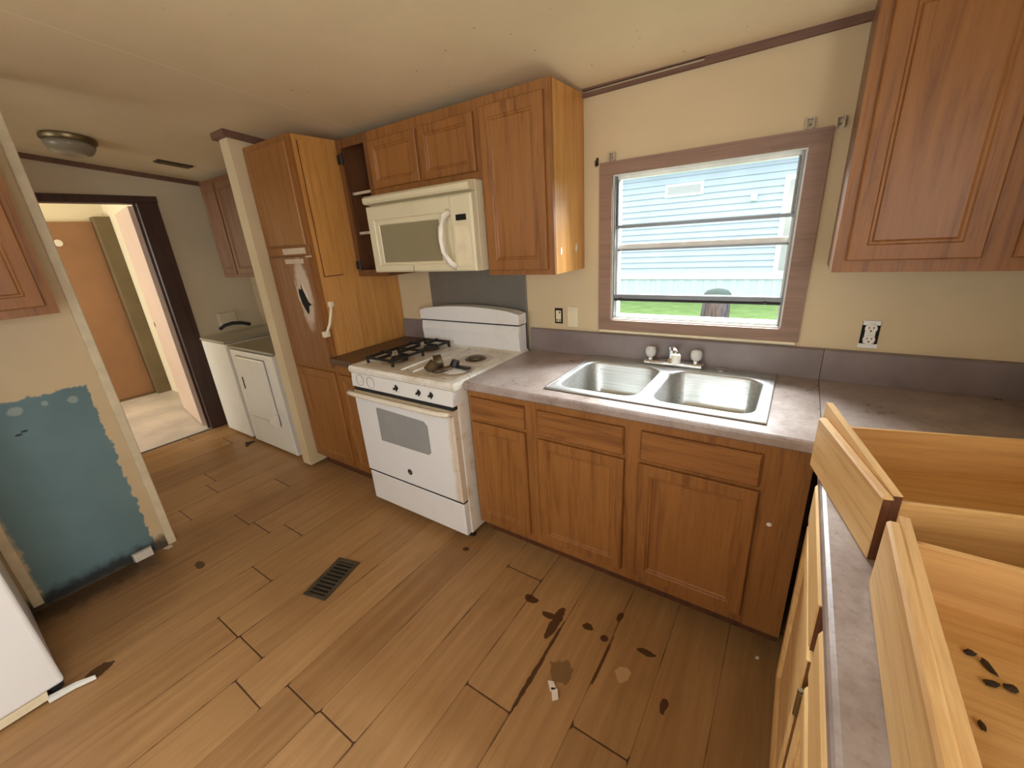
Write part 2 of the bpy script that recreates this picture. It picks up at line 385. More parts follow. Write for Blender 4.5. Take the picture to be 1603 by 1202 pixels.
def obj(name, bm, mat, parent=None, label=None, local=False, smooth=None):
    bmesh.ops.remove_doubles(bm, verts=bm.verts, dist=1e-6)
    bmesh.ops.recalc_face_normals(bm, faces=bm.faces)
    me = bpy.data.meshes.new(name)
    o = bpy.data.objects.new(name, me); C.objects.link(o)
    if parent is not None:
        if not local:
            root = parent
            while root.parent: root = root.parent
            bmesh.ops.translate(bm, verts=bm.verts, vec=-root.location)
        o.parent = parent
    bm.to_mesh(me); bm.free()
    me.materials.append(M_[mat] if isinstance(mat, str) else mat)
    if smooth:
        for p in me.polygons: p.use_smooth = True
        if smooth < 3: me.set_sharp_from_angle(angle=smooth)
    if label: o['label'] = label
    return o
def tag(o, label, cat, group=None):
    o['label'] = label; o['category'] = cat
    if group: o['group'] = group
    return o
def thing(name, label, cat, loc=(0, 0, 0), rz=0.0, group=None):
    o = bpy.data.objects.new(name, None); C.objects.link(o); o.location = loc; o.rotation_euler = (0, 0, rz)
    o.empty_display_size = .1
    return tag(o, label, cat, group)
def struct(name, bm, mat, parent=None, **k):
    o = obj(name, bm, mat, parent, **k)
    if parent is None: o['kind'] = 'structure'
    return o
def bx(name, mat, parent, x0, x1, y0, y1, z0, z1, bev=.002, **k):
    bm = BM(); box(bm, x0, x1, y0, y1, z0, z1, bev); return obj(name, bm, mat, parent, **k)

def ceil_z(y): return 2.15 - .115*y
def ceil_box(bm, x0, x1, y0, y1, drop, lift=0.0):
    prism(bm, [(y0, ceil_z(y0)-drop), (y1, ceil_z(y1)-drop), (y1, ceil_z(y1)+lift), (y0, ceil_z(y0)+lift)], 'x', x0, x1)

# ------------------------------------------------------------------ setting
XL, XR, YB = -2.45, 2.79, -4.2
bm = BM(); box(bm, XL, XR+.1, YB-.1, .1, -.06, 0); struct('floor', bm, 'floor')
bm = BM(); box(bm, -4.7, XL, -3.1, .1, -.06, 0); struct('floor_hall', bm, 'hallfloor')
bm = BM(); prism(bm, [(.14, ceil_z(.14)), (-2.4, ceil_z(-2.4)), (-4.35, ceil_z(-.45)), (-4.35, 2.6), (.14, 2.6)], 'x', -2.5, XR+.1); struct('ceiling', bm, 'ceiling')
bm = BM(); box(bm, -4.7, -2.5, -3.1, .1, 2.28, 2.34); struct('ceiling_hall', bm, 'wallyellow')
# window wall with its opening
WX0, WX1, WZ0, WZ1 = 1.24, 2.015, 1.10, 1.80
bm = BM()
box(bm, -2.6, WX0, 0, .1, 0, 2.3); box(bm, WX1, XR+.1, 0, .1, 0, 2.3)
box(bm, WX0, WX1, 0, .1, 0, WZ0); box(bm, WX0, WX1, 0, .1, WZ1, 2.3)
struct('wall_front', bm, 'wall')
bm = BM(); box(bm, XR, XR+.1, -1.98, 0, 0, 2.6); box(bm, XR, XR+.1, YB, -3.27, 0, 2.6); box(bm, XR, XR+.1, -3.27, -1.98, 0, .80); box(bm, XR, XR+.1, -3.27, -1.98, 2.0, 2.6)
struct('wall_right', bm, 'wall')
bm = BM()
for (p, q, r_, s_) in ((-3.27, -1.98, .80, .85), (-3.27, -1.98, 1.95, 2.0), (-3.27, -3.22, .80, 2.0), (-2.03, -1.98, .80, 2.0)): box(bm, XR+.01, XR+.07, p, q, r_, s_)
struct('window_4', bm, 'aluwhite')  # unseen window, added for the light it lets in
# wall behind the camera with two unseen window openings added for their light
bm = BM()
wins = [(.15, 1.75, .82, 2.02), (-2.2, -1.0, .82, 2.02)]
box(bm, -2.6, -2.2, YB-.1, YB, 0, 2.6); box(bm, -1.0, .15, YB-.1, YB, 0, 2.6); box(bm, 1.75, 2.9, YB-.1, YB, 0, 2.6)
for (a, b_, z0, z1) in wins: box(bm, a, b_, YB-.1, YB, 0, z0); box(bm, a, b_, YB-.1, YB, z1, 2.6)
struct('wall_back', bm, 'wall')
for i, (a, b_, z0, z1) in enumerate(wins):
    bm = BM()
    for (p, q, r, s) in ((a, b_, z0, z0+.05), (a, b_, z1-.05, z1), (a, a+.05, z0, z1), (b_-.05, b_, z0, z1)): box(bm, p, q, YB-.07, YB-.01, r, s)
    struct('window_%d' % (i+2), bm, 'aluwhite')
# left wall with the doorway
bm = BM()
DY0, DY1, DZ = -1.50, -.695, 2.0
box(bm, XL-.1, XL, DY1, 0, 0, 2.4); box(bm, XL-.1, XL, YB, DY0, 0, 2.6); box(bm, XL-.1, XL, DY0, DY1, DZ, 2.5)
struct('wall_left', bm, 'wallshade')
# room beyond the doorway
bm = BM(); box(bm, -4.6, -4.5, -3.1, .1, 0, 2.3); struct('wall_hall_end', bm, 'wallyellow')
bm = BM(); box(bm, -4.5, XL-.1, -.405, -.30, 0, 2.3); struct('wall_hall_side', bm, 'wallyellow')
bm = BM()
box(bm, -4.6, -4.1, -3.1, -3.0, 0, 2.3); box(bm, -2.9, XL-.1, -3.1, -3.0, 0, 2.3); box(bm, -4.1, -2.9, -3.1, -3.0, 0, .85); box(bm, -4.1, -2.9, -3.1, -3.0, 2.05, 2.3)
struct('wall_hall_back', bm, 'wallyellow')
bm = BM(); box(bm, -4.495, -4.36, -.545, -.4055, 0, 2.04, .003); struct('trim_6', bm, 'olive')
# fridge partition wall
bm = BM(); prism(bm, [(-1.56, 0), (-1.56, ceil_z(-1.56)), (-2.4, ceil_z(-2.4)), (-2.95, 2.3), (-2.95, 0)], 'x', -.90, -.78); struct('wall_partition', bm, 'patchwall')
bm = BM(); box(bm, -.91, -.772, -1.585, -1.545, .0, ceil_z(-1.56)-.01, .004)
struct('trim_1', bm, 'cream')
bm = BM(); box(bm, -.777, -.771, -2.115, -2.078, .03, 1.2, .002); struct('trim_7', bm, 'cream')
# wing wall between laundry and pantry
bm = BM(); prism(bm, [(-.668, 0.03), (-.668, ceil_z(-.668)), (0, ceil_z(0)), (0, 0.03)], 'x', -.915, -.815); struct('wall_wing', bm, 'wall')
bm = BM(); ceil_box(bm, -.945, -.79, -.695, -.669, .035); ceil_box(bm, -.814, -.79, -.669, -.0, .035); ceil_box(bm, -.945, -.916, -.669, -.0, .035)
struct('trim_2', bm, 'trim')
# ceiling trims
bm = BM(); ceil_box(bm, XL, XL+.022, -3.2, -.0, .034); struct('trim_3', bm, 'trim')
bm = BM()
prism(bm, [(1.11, 2.118), (1.11, 2.134), (1.62, 2.138), (1.62, 2.152), (2.14, 2.163), (2.14, 2.128)], 'y', -.018, 0)
prism(bm, [(1.11, 2.143), (1.11, 2.152), (1.64, 2.155), (1.64, 2.150)], 'y', -.018, 0)
struct('trim_4', bm, 'trim')
# doorway casing and jamb
bm = BM()
box(bm, XL, XL+.018, DY0-.06, -.56, 1.995, 2.045, .003); box(bm, XL, XL+.018, -.705, -.565, 0, 1.995, .003); box(bm, XL, XL+.018, DY0-.06, DY0+.01, 0, 1.995, .003)
box(bm, XL-.11, XL, -.70, -.69, 0, 1.995); box(bm, XL-.11, XL, DY0, DY0+.01, 0, 1.995); box(bm, XL-.11, XL, DY0, DY1, 1.99, 2.0)
box(bm, XL-.06, XL-.045, -.715, -.70, 0, 1.99)
cas = struct('trim_5', bm, 'darktrim')
bm = BM(); box(bm, XL-.030, XL-.022, -.7025, -.7005, 0.02, 1.97, 0); obj('strike_strip', bm, 'chrome', cas, 'thin shiny strip on the door jamb')
bm = BM(); box(bm, XL-.012, XL+.012, DY0, DY1, 0, .008, .003); struct('trim_8', bm, 'alu')

# open hall door, brown closet door
d = bpy.data.objects.new('door_1', None); C.objects.link(d); d['kind'] = 'structure'; d['label'] = 'pinkish white door slab standing open beyond the doorway'
d.location = (-2.60, -.705, 0); ang = math.atan2(.115, -.80); d.rotation_euler = (0, 0, ang)
bm = BM(); box(bm, 0, .80, -.0175, .0175, .012, 1.985, .002); obj('door_slab', bm, 'slab', d, local=True)
bm = BM(); lathe(bm, (.745, 0, .94), [(.024, .0178), (.024, .0195), (.012, .0195), (.012, .019)], 20, 'y'); obj('latch_bore', bm, 'rubber', d, local=True)
d = bpy.data.objects.new('door_2', None); C.objects.link(d); d['kind'] = 'structure'; d['label'] = 'plain brown slab door at the end of the hall'
d.location = (-4.47, -.93, 0)
bm = BM(); box(bm, -4.495, -4.455, -1.32, -.548, .02, 1.997, .003); obj('door_slab', bm, 'browndoor', d)
bm = BM(); lathe(bm, (-4.455, -.868, 1.79), [(.035, 0), (.035, .004), (.03, .006)], 20, 'x'); obj('cover_plate', bm, 'paper', d, 'round white cover plate')
bm = BM(); box(bm, -4.498, -4.44, -1.36, -.548, .0, .018, .003); obj('threshold', bm, 'brass', d)

# ------------------------------------------------------------------ kitchen window
win = bpy.data.objects.new('window_1', None); C.objects.link(win); win['kind'] = 'structure'; win['label'] = 'kitchen window over the sink with brown casing and three horizontal bars'
win.location = (1.63, 0, 1.1)
def frame(bm, x0, x1, z0, z1, X0, X1, Z0, Z1, y0, y1):   # outer rectangle x0..z1, inner X0..Z1
    for poly in ([(x0, z0), (x1, z0), (X1, Z0), (X0, Z0)], [(x1, z0), (x1, z1), (X1, Z1), (X1, Z0)], [(x1, z1), (x0, z1), (X0, Z1), (X1, Z1)], [(x0, z1), (x0, z0), (X0, Z0), (X0, Z1)]):
        prism(bm, poly, 'y', y0, y1)
bm = BM(); frame(bm, 1.195, 2.066, 1.062, 1.842, 1.257, 2.0, 1.112, 1.786, -.016, 0.0); obj('casing', bm, 'casing', win)
bm = BM(); frame(bm, 1.241, 2.014, 1.101, 1.799, 1.262, 1.993, 1.118, 1.781, 0.001, .098); obj('liner', bm, 'aluwhite', win)
bm = BM(); frame(bm, 1.2625, 1.9925, 1.1185, 1.7805, 1.276, 1.979, 1.134, 1.766, .03, .07); obj('sash_frame', bm, 'aluwhite', win)
bm = BM(); box(bm, 1.2635, 1.2685, .002, .03, 1.12, 1.78); box(bm, 1.986, 1.9915, .002, .03, 1.12, 1.78); box(bm, 1.2755, 1.2785, .018, .03, 1.56, 1.766); box(bm, 1.9735, 1.979, .016, .03, 1.56, 1.766); obj('track', bm, 'alu', win)
bm = BM(); box(bm, 1.264, 1.991, .018, .045, 1.551, 1.566, .002); obj('bar', bm, 'alu', win)
bm = BM(); box(bm, 1.27, 1.985, .03, .042, 1.447, 1.455, .001); obj('bar', bm, 'alu', win)
bm = BM(); box(bm, 1.27, 1.985, .043, .055, 1.447, 1.478, .002); obj('bar', bm, 'aluwhite', win, 'white rail behind the thin bar')
bm = BM(); box(bm, 1.26, 1.995, .010, .045, 1.217, 1.240, .003); obj('bottom_rail', bm, 'alu', win)
bm = BM(); box(bm, 1.259, 1.996, .006, .02, 1.208, 1.2165, .001); obj('gasket', bm, 'rubber', win)
for (x, n) in ((1.30, 0), (1.93, 1)):
    bm = BM(); box(bm, x-.008, x+.008, .004, .012, 1.212, 1.222, .001); obj('sash_latch', bm, 'black', win)
bm = BM(); box(bm, 1.277, 1.978, .048, .051, 1.242, 1.765); obj('pane', bm, 'glass', win)
bm = BM(); box(bm, 1.2, 2.06, -.022, .0, 1.05, 1.0615, .003); obj('sill_strip', bm, 'cream', win, 'pale strip below the casing')

# ------------------------------------------------------------------ outside
GZ = -.71
bm = BM(); box(bm, -40, 40, .12, 60, GZ-.1, GZ)
def lawnmat():
    b = NB('green_lawn'); n = b.noise(2.5, 4); f = b.noise(30, 3, .7)
    c = b.ramp(n, [(.3, srgb(102, 126, 72)), (.7, srgb(122, 146, 88))]); c = b.mix(b.math('MULTIPLY', b.sstep(f, .45, .75), .4), c, srgb(84, 106, 60))
    b.bump(f, .5, .03); return b.set(c, .9, 0, .1)
struct('lawn', bm, lawnmat())
nb = thing('mobile_home', 'blue grey sided mobile home across the lawn, seen through the window', 'house', (-1, 12, GZ))
M_['siding'] = plain('blue_grey_siding', srgb(162, 172, 186), .6, 0, .05, 1)
M_['skirt'] = plain('pale_skirting', srgb(178, 188, 194), .6, 0, .04, 2)
M_['whitetrim'] = plain('white_house_trim', srgb(226, 232, 236), .5)
M_['shingle'] = plain('grey_shingle', srgb(96, 96, 98), .9, 0, .2, 8)
bm = BM()
z = .15; pr = [(12.0, .15)]
while z < 3.25:
    pr += [(11.955, z), (11.996, z+.172)]; z += .172
pr += [(12.3, z), (12.3, .15)]
prism(bm, pr, 'x', -9, 5); obj('siding', bm, 'siding', nb)
bm = BM(); x = -9.0; pl = []
i = 0
while x < 5:
    pl += [(x, 12.02 if i % 2 else 12.0), (x+.16, 12.02 if i % 2 else 12.0)]; x += .16+.02; i += 1
pl += [(x, 12.3), (-9, 12.3)]
prism(bm, pl, 'z', GZ, -.04); obj('skirting', bm, 'skirt', nb)
bm = BM(); box(bm, -9, 5, 11.95, 12.3, -.04, .15, .01); obj('base_band', bm, 'whitetrim', nb)
bm = BM(); prism(bm, [(11.5, 3.22), (11.5, 3.34), (15.2, 4.4), (19, 3.34), (19, 3.22)], 'x', -9.4, 5.4); obj('roof', bm, 'shingle', nb)
wn = bx('window_frame', 'whitetrim', nb, -1.66, -.58, 11.93, 12.05, 2.36, 2.72, .01)
bx('pane', 'glassgrey', wn, -1.58, -.66, 11.92, 11.94, 2.43, 2.65, .0)
dn = bx('door_frame', 'whitetrim', nb, 1.40, 2.5, 11.94, 12.05, .15, 2.62, .01)
bx('door_panel', 'glassgrey', dn, 1.52, 2.38, 11.925, 11.95, .2, 2.5, .0)
bx('porch_lamp', 'whitetrim', nb, .64, .80, 11.86, 11.99, 2.06, 2.24, .02)

# person outside: back view, cap and long braided hair
M_['skin'] = plain('skin', srgb(176, 132, 104), .55)
M_['shirt'] = plain('grey_shirt', srgb(150, 156, 160), .8)
M_['trousers'] = plain('dark_trousers', srgb(52, 56, 70), .8)
M_['cap'] = plain('grey_green_cap', srgb(64, 78, 74), .8)
def hairmat():
    b = NB('dark_braided_hair'); n = b.noise(1.0, 3, .5, b.mapping((60, 60, 4)))
    return b.set(b.ramp(n, [(.42, srgb(22, 18, 20)), (.56, srgb(70, 60, 64))]), .5)
M_['hair'] = hairmat()
def skin_body(name, verts, edges, rad, mat, parent, root=0, sub=2):
    me = bpy.data.meshes.new(name); me.from_pydata([Vector(v)-parent.location for v in verts], edges, [])
    o = bpy.data.objects.new(name, me); C.objects.link(o); o.parent = parent
    m = o.modifiers.new('skin', 'SKIN'); m.use_smooth_shade = True
    for i, r in enumerate(rad):
        sv = me.skin_vertices[0].data[i]; sv.radius = r if isinstance(r, tuple) else (r, r); sv.use_root = (i == root)
    s = o.modifiers.new('sub', 'SUBSURF'); s.levels = sub; s.render_levels = sub
    me.materials.append(M_[mat]); return o
px, py = 1.46, 2.0
ps = thing('person', 'person outside the window seen from behind, grey cap over long dark braided hair', 'person', (px, py, GZ))
H = lambda x, y, z: (px+x, py+y, GZ+z)
V = [H(0, 0, .92), H(0, .0, 1.10), H(0, 0, 1.28), H(0, .01, 1.40), H(0, .02, 1.47), H(0, .03, 1.55), H(0, .03, 1.66),   # 0 pelvis .. 6 head top
     H(-.17, .01, 1.37), H(-.22, .03, 1.10), H(-.21, .10, .86), H(.17, .01, 1.37), H(.22, .03, 1.10), H(.21, .10, .86),
     H(-.09, 0, .84), H(-.10, .02, .47), H(-.10, -.01, .08), H(-.11, .12, .035), H(.09, 0, .84), H(.10, .02, .47), H(.10, -.01, .08), H(.11, .12, .035)]
E_ = [(0, 1), (1, 2), (2, 3), (3, 4), (4, 5), (5, 6), (3, 7), (7, 8), (8, 9), (3, 10), (10, 11), (11, 12), (0, 13), (13, 14), (14, 15), (15, 16), (0, 17), (17, 18), (18, 19), (19, 20)]
R_ = [(.15, .11), (.13, .10), (.16, .11), (.12, .09), .055, (.075, .09), (.07, .085), .06, .045, .032, .06, .045, .032, .09, .06, .045, .035, .09, .06, .045, .035]
skin_body('body', V, E_, R_, 'skin', ps)
for s in (-1, 1):
    for k in range(5):
        a = (k-2)*.014
        hv = [H(s*.21, .10, .85), H(s*.21+a*.8, .115, .79), H(s*.21+a*1.1, .14, .755 - (.012 if k == 2 else 0))] if k else [H(s*.21, .10, .85), H(s*.19, .13, .81), H(s*.185, .15, .79)]
        skin_body('finger', hv, [(0, 1), (1, 2)], [.012, .010, .008], 'skin', ps, 0, 1)
skin_body('shirt', [H(0, 0, .86), H(0, 0, 1.10), H(0, 0, 1.28), H(0, .01, 1.405), H(-.17, .01, 1.375), H(-.205, .02, 1.22), H(.17, .01, 1.375), H(.205, .02, 1.22)], [(0, 1), (1, 2), (2, 3), (3, 4), (4, 5), (3, 6), (6, 7)], [(.17, .13), (.15, .12), (.175, .125), (.13, .10), .072, .062, .072, .062], 'shirt', ps)
skin_body('trousers', [H(0, 0, .92), H(-.09, 0, .84), H(-.10, .02, .47), H(-.10, -.01, .12), H(.09, 0, .84), H(.10, .02, .47), H(.10, -.01, .12)], [(0, 1), (1, 2), (2, 3), (0, 4), (4, 5), (5, 6)], [(.16, .12), .1, .072, .06, .1, .072, .06], 'trousers', ps)
bm = BM()
rows = []
for k, (zz, rx, ry, oy) in enumerate([(1.68, .085, .09, .02), (1.62, .104, .108, .015), (1.55, .108, .10, .0), (1.47, .112, .085, -.02), (1.38, .12, .07, -.05), (1.28, .11, .055, -.075), (1.20, .08, .03, -.085)]):
    ring = []
    for i in range(48):
        a = 2*PI*i/48; rr = 1 + .05*(i % 2)
        ring.append(Vector(H(rx*rr*math.cos(a), oy + ry*rr*math.sin(a)*(.75 if math.sin(a) > 0 else 1) - .01, zz)))
    rows.append(ring)
rings(bm, rows, True, True); obj('hair', bm, 'hair', ps, smooth=3)
bm = BM(); lathe(bm, H(0, .02, 0), [(.112, 1.615), (.116, 1.64), (.108, 1.675), (.085, 1.70), (.04, 1.714), (.004, 1.718)], 28)
bmesh.ops.recalc_face_normals(bm, faces=bm.faces)
box(bm, px-.07, px+.07, py+.10, py+.21, GZ+1.615, GZ+1.628, .006); obj('cap', bm, 'cap', ps, smooth=1.0)

# ------------------------------------------------------------------ cabinet builders
class Face:
    """maps (u along, v up, n out of the front) to world; facing -y or facing +x or facing -x"""
    def __init__(s, kind, off): s.k, s.o = kind, off
    def __call__(s, u, v, n):
        return Vector({'-y': (u, s.o-n, v), '+x': (s.o+n, u, v), '-x': (s.o-n, u, v)}[s.k])
def rect(F, u0, u1, v0, v1, n): return [F(u0, v0, n), F(u1, v0, n), F(u1, v1, n), F(u0, v1, n)]
def fbox(bm, F, u0, u1, v0, v1, n0, n1, bev=.002):
    a = F(u0, v0, n0); b = F(u1, v1, n1)
    box(bm, min(a.x, b.x), max(a.x, b.x), min(a.y, b.y), max(a.y, b.y), min(a.z, b.z), max(a.z, b.z), bev)
def panel_door(F, u0, u1, v0, v1, parent, mat='oak', pmat='oak_panel', sw=.055, t=.018, name='door'):
    bm = BM(); c = .004
    rings(bm, [rect(F, u0, u1, v0, v1, 0), rect(F, u0, u1, v0, v1, t-c), rect(F, u0+c, u1-c, v0+c, v1-c, t),
               rect(F, u0+sw-.012, u1-sw+.012, v0+sw-.012, v1-sw+.012, t), rect(F, u0+sw-.008, u1-sw+.008, v0+sw-.008, v1-sw+.008, t-.004), rect(F, u0+sw-.002, u1-sw+.002, v0+sw-.002, v1-sw+.002, t-.004),
               rect(F, u0+sw+.004, u1-sw-.004, v0+sw+.004, v1-sw-.004, t-.010), rect(F, u0+sw+.004, u1-sw-.004, v0+sw+.004, v1-sw-.004, 0), rect(F, u0, u1, v0, v1, 0)])
    o = obj(name, bm, mat, parent)
    bm = BM(); fbox(bm, F, u0+sw+.001, u1-sw-.001, v0+sw+.001, v1-sw-.001, .001, t-.009, 0); obj('panel', bm, pmat, o)
    return o
def slab_front(F, u0, u1, v0, v1, parent, mat='oak_x', t=.018, name='drawer_front'):
    bm = BM(); c = .006
    rings(bm, [rect(F, u0, u1, v0, v1, 0), rect(F, u0, u1, v0, v1, t-c), rect(F, u0+c, u1-c, v0+c, v1-c, t)], True, True)
    return obj(name, bm, mat, parent)
def face_frame(F, cells, U0, U1, V0, V1, parent, mat='oak', t=.018):
    """frame with rectangular openings = cells [(u0,u1,v0,v1)], assembled from strips"""
    us = sorted({U0, U1} | {c[0] for c in cells} | {c[1] for c in cells}); vs = sorted({V0, V1} | {c[2] for c in cells} | {c[3] for c in cells})
    bm = BM()
    for a, b in zip(us, us[1:]):
        for p, q in zip(vs, vs[1:]):
            mu, mv = (a+b)/2, (p+q)/2
            if any(c[0] < mu < c[1] and c[2] < mv < c[3] for c in cells): continue
            fbox(bm, F, a, b, p, q, 0, t, 0)
    return obj('face_frame', bm, mat, parent)
def carcass(parent, x0, x1, y0, y1, z0, z1, open_side='-y', mat='oak', t=.014, name='carcass'):
    bm = BM()
    if open_side == '-y': parts = [(x0, x0+t, y0, y1, z0, z1), (x1-t, x1, y0, y1, z0, z1), (x0+t, x1-t, y0, y1, z0, z0+t), (x0+t, x1-t, y0, y1, z1-t, z1), (x0+t, x1-t, y1-.006, y1, z0+t, z1-t)]
    else: parts = [(x0, x1, y0, y0+t, z0, z1), (x0, x1, y1-t, y1, z0, z1), (x0, x1, y0+t, y1-t, z0, z0+t), (x0, x1, y0+t, y1-t, z1-t, z1), ((x1-.006, x1) if open_side == '-x' else (x0, x0+.006)) + (y0+t, y1-t, z0+t, z1-t)]
    for p in parts: box(bm, *p, 0)
    return obj(name, bm, mat, parent)

# ------------------------------------------------------------------ base cabinets under the window
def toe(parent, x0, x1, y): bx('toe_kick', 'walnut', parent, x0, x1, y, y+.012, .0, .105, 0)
yf = -.604; F = Face('-y', yf)
c1 = thing('base_cabinet', 'narrow oak base cabinet with one drawer and door right of the stove', 'cabinet', (.955, -.3, 0))
carcass(c1, .775, 1.135, yf, -.02, .105, .872, mat='inside'); face_frame(F, [(.81, 1.085, .735, .83), (.81, 1.085, .165, .70)], .775, 1.135, .105, .872, c1)
slab_front(Face('-y', yf-.018), .795, 1.10, .722, .836, c1); panel_door(Face('-y', yf-.018), .792, 1.102, .148, .706, c1); toe(c1, .775, 1.135, -.545)
c2 = thing('sink_base_cabinet', 'wide oak sink base cabinet with two false drawers over two doors', 'cabinet', (1.64, -.3, 0))
carcass(c2, 1.1355, 2.15, yf, -.02, .105, .70, mat='inside')
face_frame(F, [(1.18, 1.54, .72, .82), (1.18, 1.54, .18, .68), (1.64, 2.0, .72, .82), (1.64, 2.0, .18, .68)], 1.1355, 2.15, .105, .872, c2)
for (a, b_) in ((1.168, 1.556), (1.622, 2.018)):
    slab_front(Face('-y', yf-.018), a, b_, .712, .832, c2, name='false_drawer_front'); panel_door(Face('-y', yf-.018), a-.004, b_+.004, .150, .694, c2)
bm = BM(); fbox(bm, F, 2.035, 2.152, .105, .872, .0181, .0215, .001); obj('filler_panel', bm, 'oak', c2)
bm = BM(); lathe(bm, (2.064, yf-.0225, .575), [(.008, .0), (.007, -.002), (.003, -.003)], 14, 'y'); obj('screw_cap', bm, 'paper', c2, 'small pale screw cap')
toe(c2, 1.1355, 2.15, -.545)

# ------------------------------------------------------------------ worktops
SX0, SX1, SY0, SY1 = 1.174, 2.012, -.577, -.018
wt = thing('worktop', 'mauve brown laminate worktop holding the steel sink under the window', 'worktop', (1.47, -.32, .875))
bm = BM()
def nose(bm, x0, x1, y0, y1, z0=.874, z1=.914):
    prism(bm, [(y0+.006, z0), (y0, z0+.006), (y0, z1-.012), (y0+.003, z1-.004), (y0+.010, z1), (y1, z1), (y1, z0)], 'x', x0, x1)
nose(bm, .778, SX0+.02, -.652, -.004); nose(bm, SX1-.02, 2.158, -.652, -.004); nose(bm, SX0+.02, SX1-.02, -.652, SY0+.03)
box(bm, SX0+.02, SX1-.02, SY1-.05, -.004, .874, .914); obj('counter_slab', bm, 'counter', wt)
bm = BM(); prism(bm, [(-.024, .914), (-.022, 1.036), (-.016, 1.042), (-.002, 1.042), (-.002, .914)], 'x', .778, 2.158); obj('backsplash', bm, 'splash', wt)
wt2 = thing('worktop', 'mauve laminate worktop on the right that carries the two loose drawers', 'worktop', (2.47, -.95, .875))
bm = BM()
box(bm, 2.16, 2.782, -.652, -.004, .874, .914, .0)
prism(bm, [(2.156, .874), (2.150, .88), (2.150, .902), (2.153, .910), (2.160, .914), (2.782, .914), (2.782, .874)], 'y', -1.93, -.6525); obj('counter_slab', bm, 'counter', wt2)
bm = BM(); prism(bm, [(-.024, .9145), (-.022, 1.036), (-.016, 1.042), (-.002, 1.042), (-.002, .9145)], 'x', 2.16, 2.782)
box(bm, 2.764, 2.782, -1.93, -.0245, .9145, 1.042, .003); obj('backsplash', bm, 'splash', wt2)
wt3 = thing('worktop', 'short laminate worktop with shade in its colour between the pantry and the stove', 'worktop', (-.15, -.32, .875))
bm = BM(); nose(bm, -.304, -.026, -.652, -.004); obj('counter_slab', bm, 'countershade', wt3)
bm = BM(); prism(bm, [(-.024, .914), (-.022, 1.036), (-.016, 1.042), (-.002, 1.042), (-.002, .914)], 'x', -.304, -.03); obj('backsplash', bm, 'splash', wt3)

# ------------------------------------------------------------------ sink
sk = thing('kitchen_sink', 'double bowl stainless steel sink set into the worktop under the window', 'sink', (1.593, -.297, .914))
def rrect_pts(x0, x1, y0, y1, r, angs):
    cx, cy = (x0+x1)/2, (y0+y1)/2; hx, hy = (x1-x0)/2, (y1-y0)/2; out = []
    for a in angs:
        dx, dy = math.cos(a), math.sin(a)
        # march to the rounded-rectangle boundary
        lo, hi = 0.0, 3.0
        for _ in range(40):
            m = (lo+hi)/2; x, y = abs(dx*m), abs(dy*m)
            qx, qy = x-(hx-r), y-(hy-r)
            inside = (math.hypot(max(qx, 0), max(qy, 0)) + min(max(qx, qy), 0) - r) < 0
            if inside: lo = m
            else: hi = m
        out.append((cx+dx*lo, cy+dy*lo))
    return out
def bowl(cell, b, zt):
    cx, cy = (b[0]+b[1])/2, (b[2]+b[3])/2
    angs = sorted(set([2*PI*i/64 for i in range(64)] + [math.atan2(y-cy, x-cx) % (2*PI) for x in cell[:2] for y in cell[2:]]))
    outer = []
    for a in angs:
        dx, dy = math.cos(a), math.sin(a)
        t = min(((cell[1]-cx)/dx if dx > 1e-9 else (cell[0]-cx)/dx if dx < -1e-9 else 9), ((cell[3]-cy)/dy if dy > 1e-9 else (cell[2]-cy)/dy if dy < -1e-9 else 9))
        outer.append((cx+dx*t, cy+dy*t))
    L = [[(x, y, zt) for x, y in outer]]
    for (ins, dz, r) in ((0, 0, .07), (.004, -.003, .07), (.008, -.012, .068), (.014, -.13, .062), (.022, -.152, .055), (.04, -.163, .045), (.10, -.166, .04)):
        L.append([(x, y, zt+dz) for x, y in rrect_pts(b[0]+ins, b[1]-ins, b[2]+ins, b[3]-ins, r, angs)])
    return L, (cx, cy, zt-.1665)
mid = 1.588
bm = BM(); drains = []
for cell, b in (((SX0+.012, mid, SY0+.012, SY1-.012), (1.200, 1.566, -.535, -.125)), ((mid, SX1-.012, SY0+.012, SY1-.012), (1.612, 1.978, -.535, -.125))):
    L, dc = bowl(cell, b, .9215); drains.append(dc); rings(bm, L, False, True)
for (x0, x1, y0, y1) in ((SX0, SX1, SY0, SY0+.012), (SX0, SX1, SY1-.012, SY1), (SX0, SX0+.012, SY0+.012, SY1-.012), (SX1-.012, SX1, SY0+.012, SY1-.012)):
    box(bm, x0, x1, y0, y1, .9145, .9225, .003, 2)
obj('basin', bm, 'steel', sk, smooth=.7)
for dc in drains:
    bm = BM(); lathe(bm, dc, [(.045, .0005), (.045, .003), (.036, .004), (.034, .001), (.004, .001)], 28); obj('drain', bm, 'chrome', sk, smooth=.7)
bm = BM(); lathe(bm, (1.80, -.062, .922), [(.024, .0), (.024, .003), (.016, .004), (.004, .004)], 24); obj('hole_cover', bm, 'chrome', sk, 'round steel cap on the spare tap hole', smooth=.7)

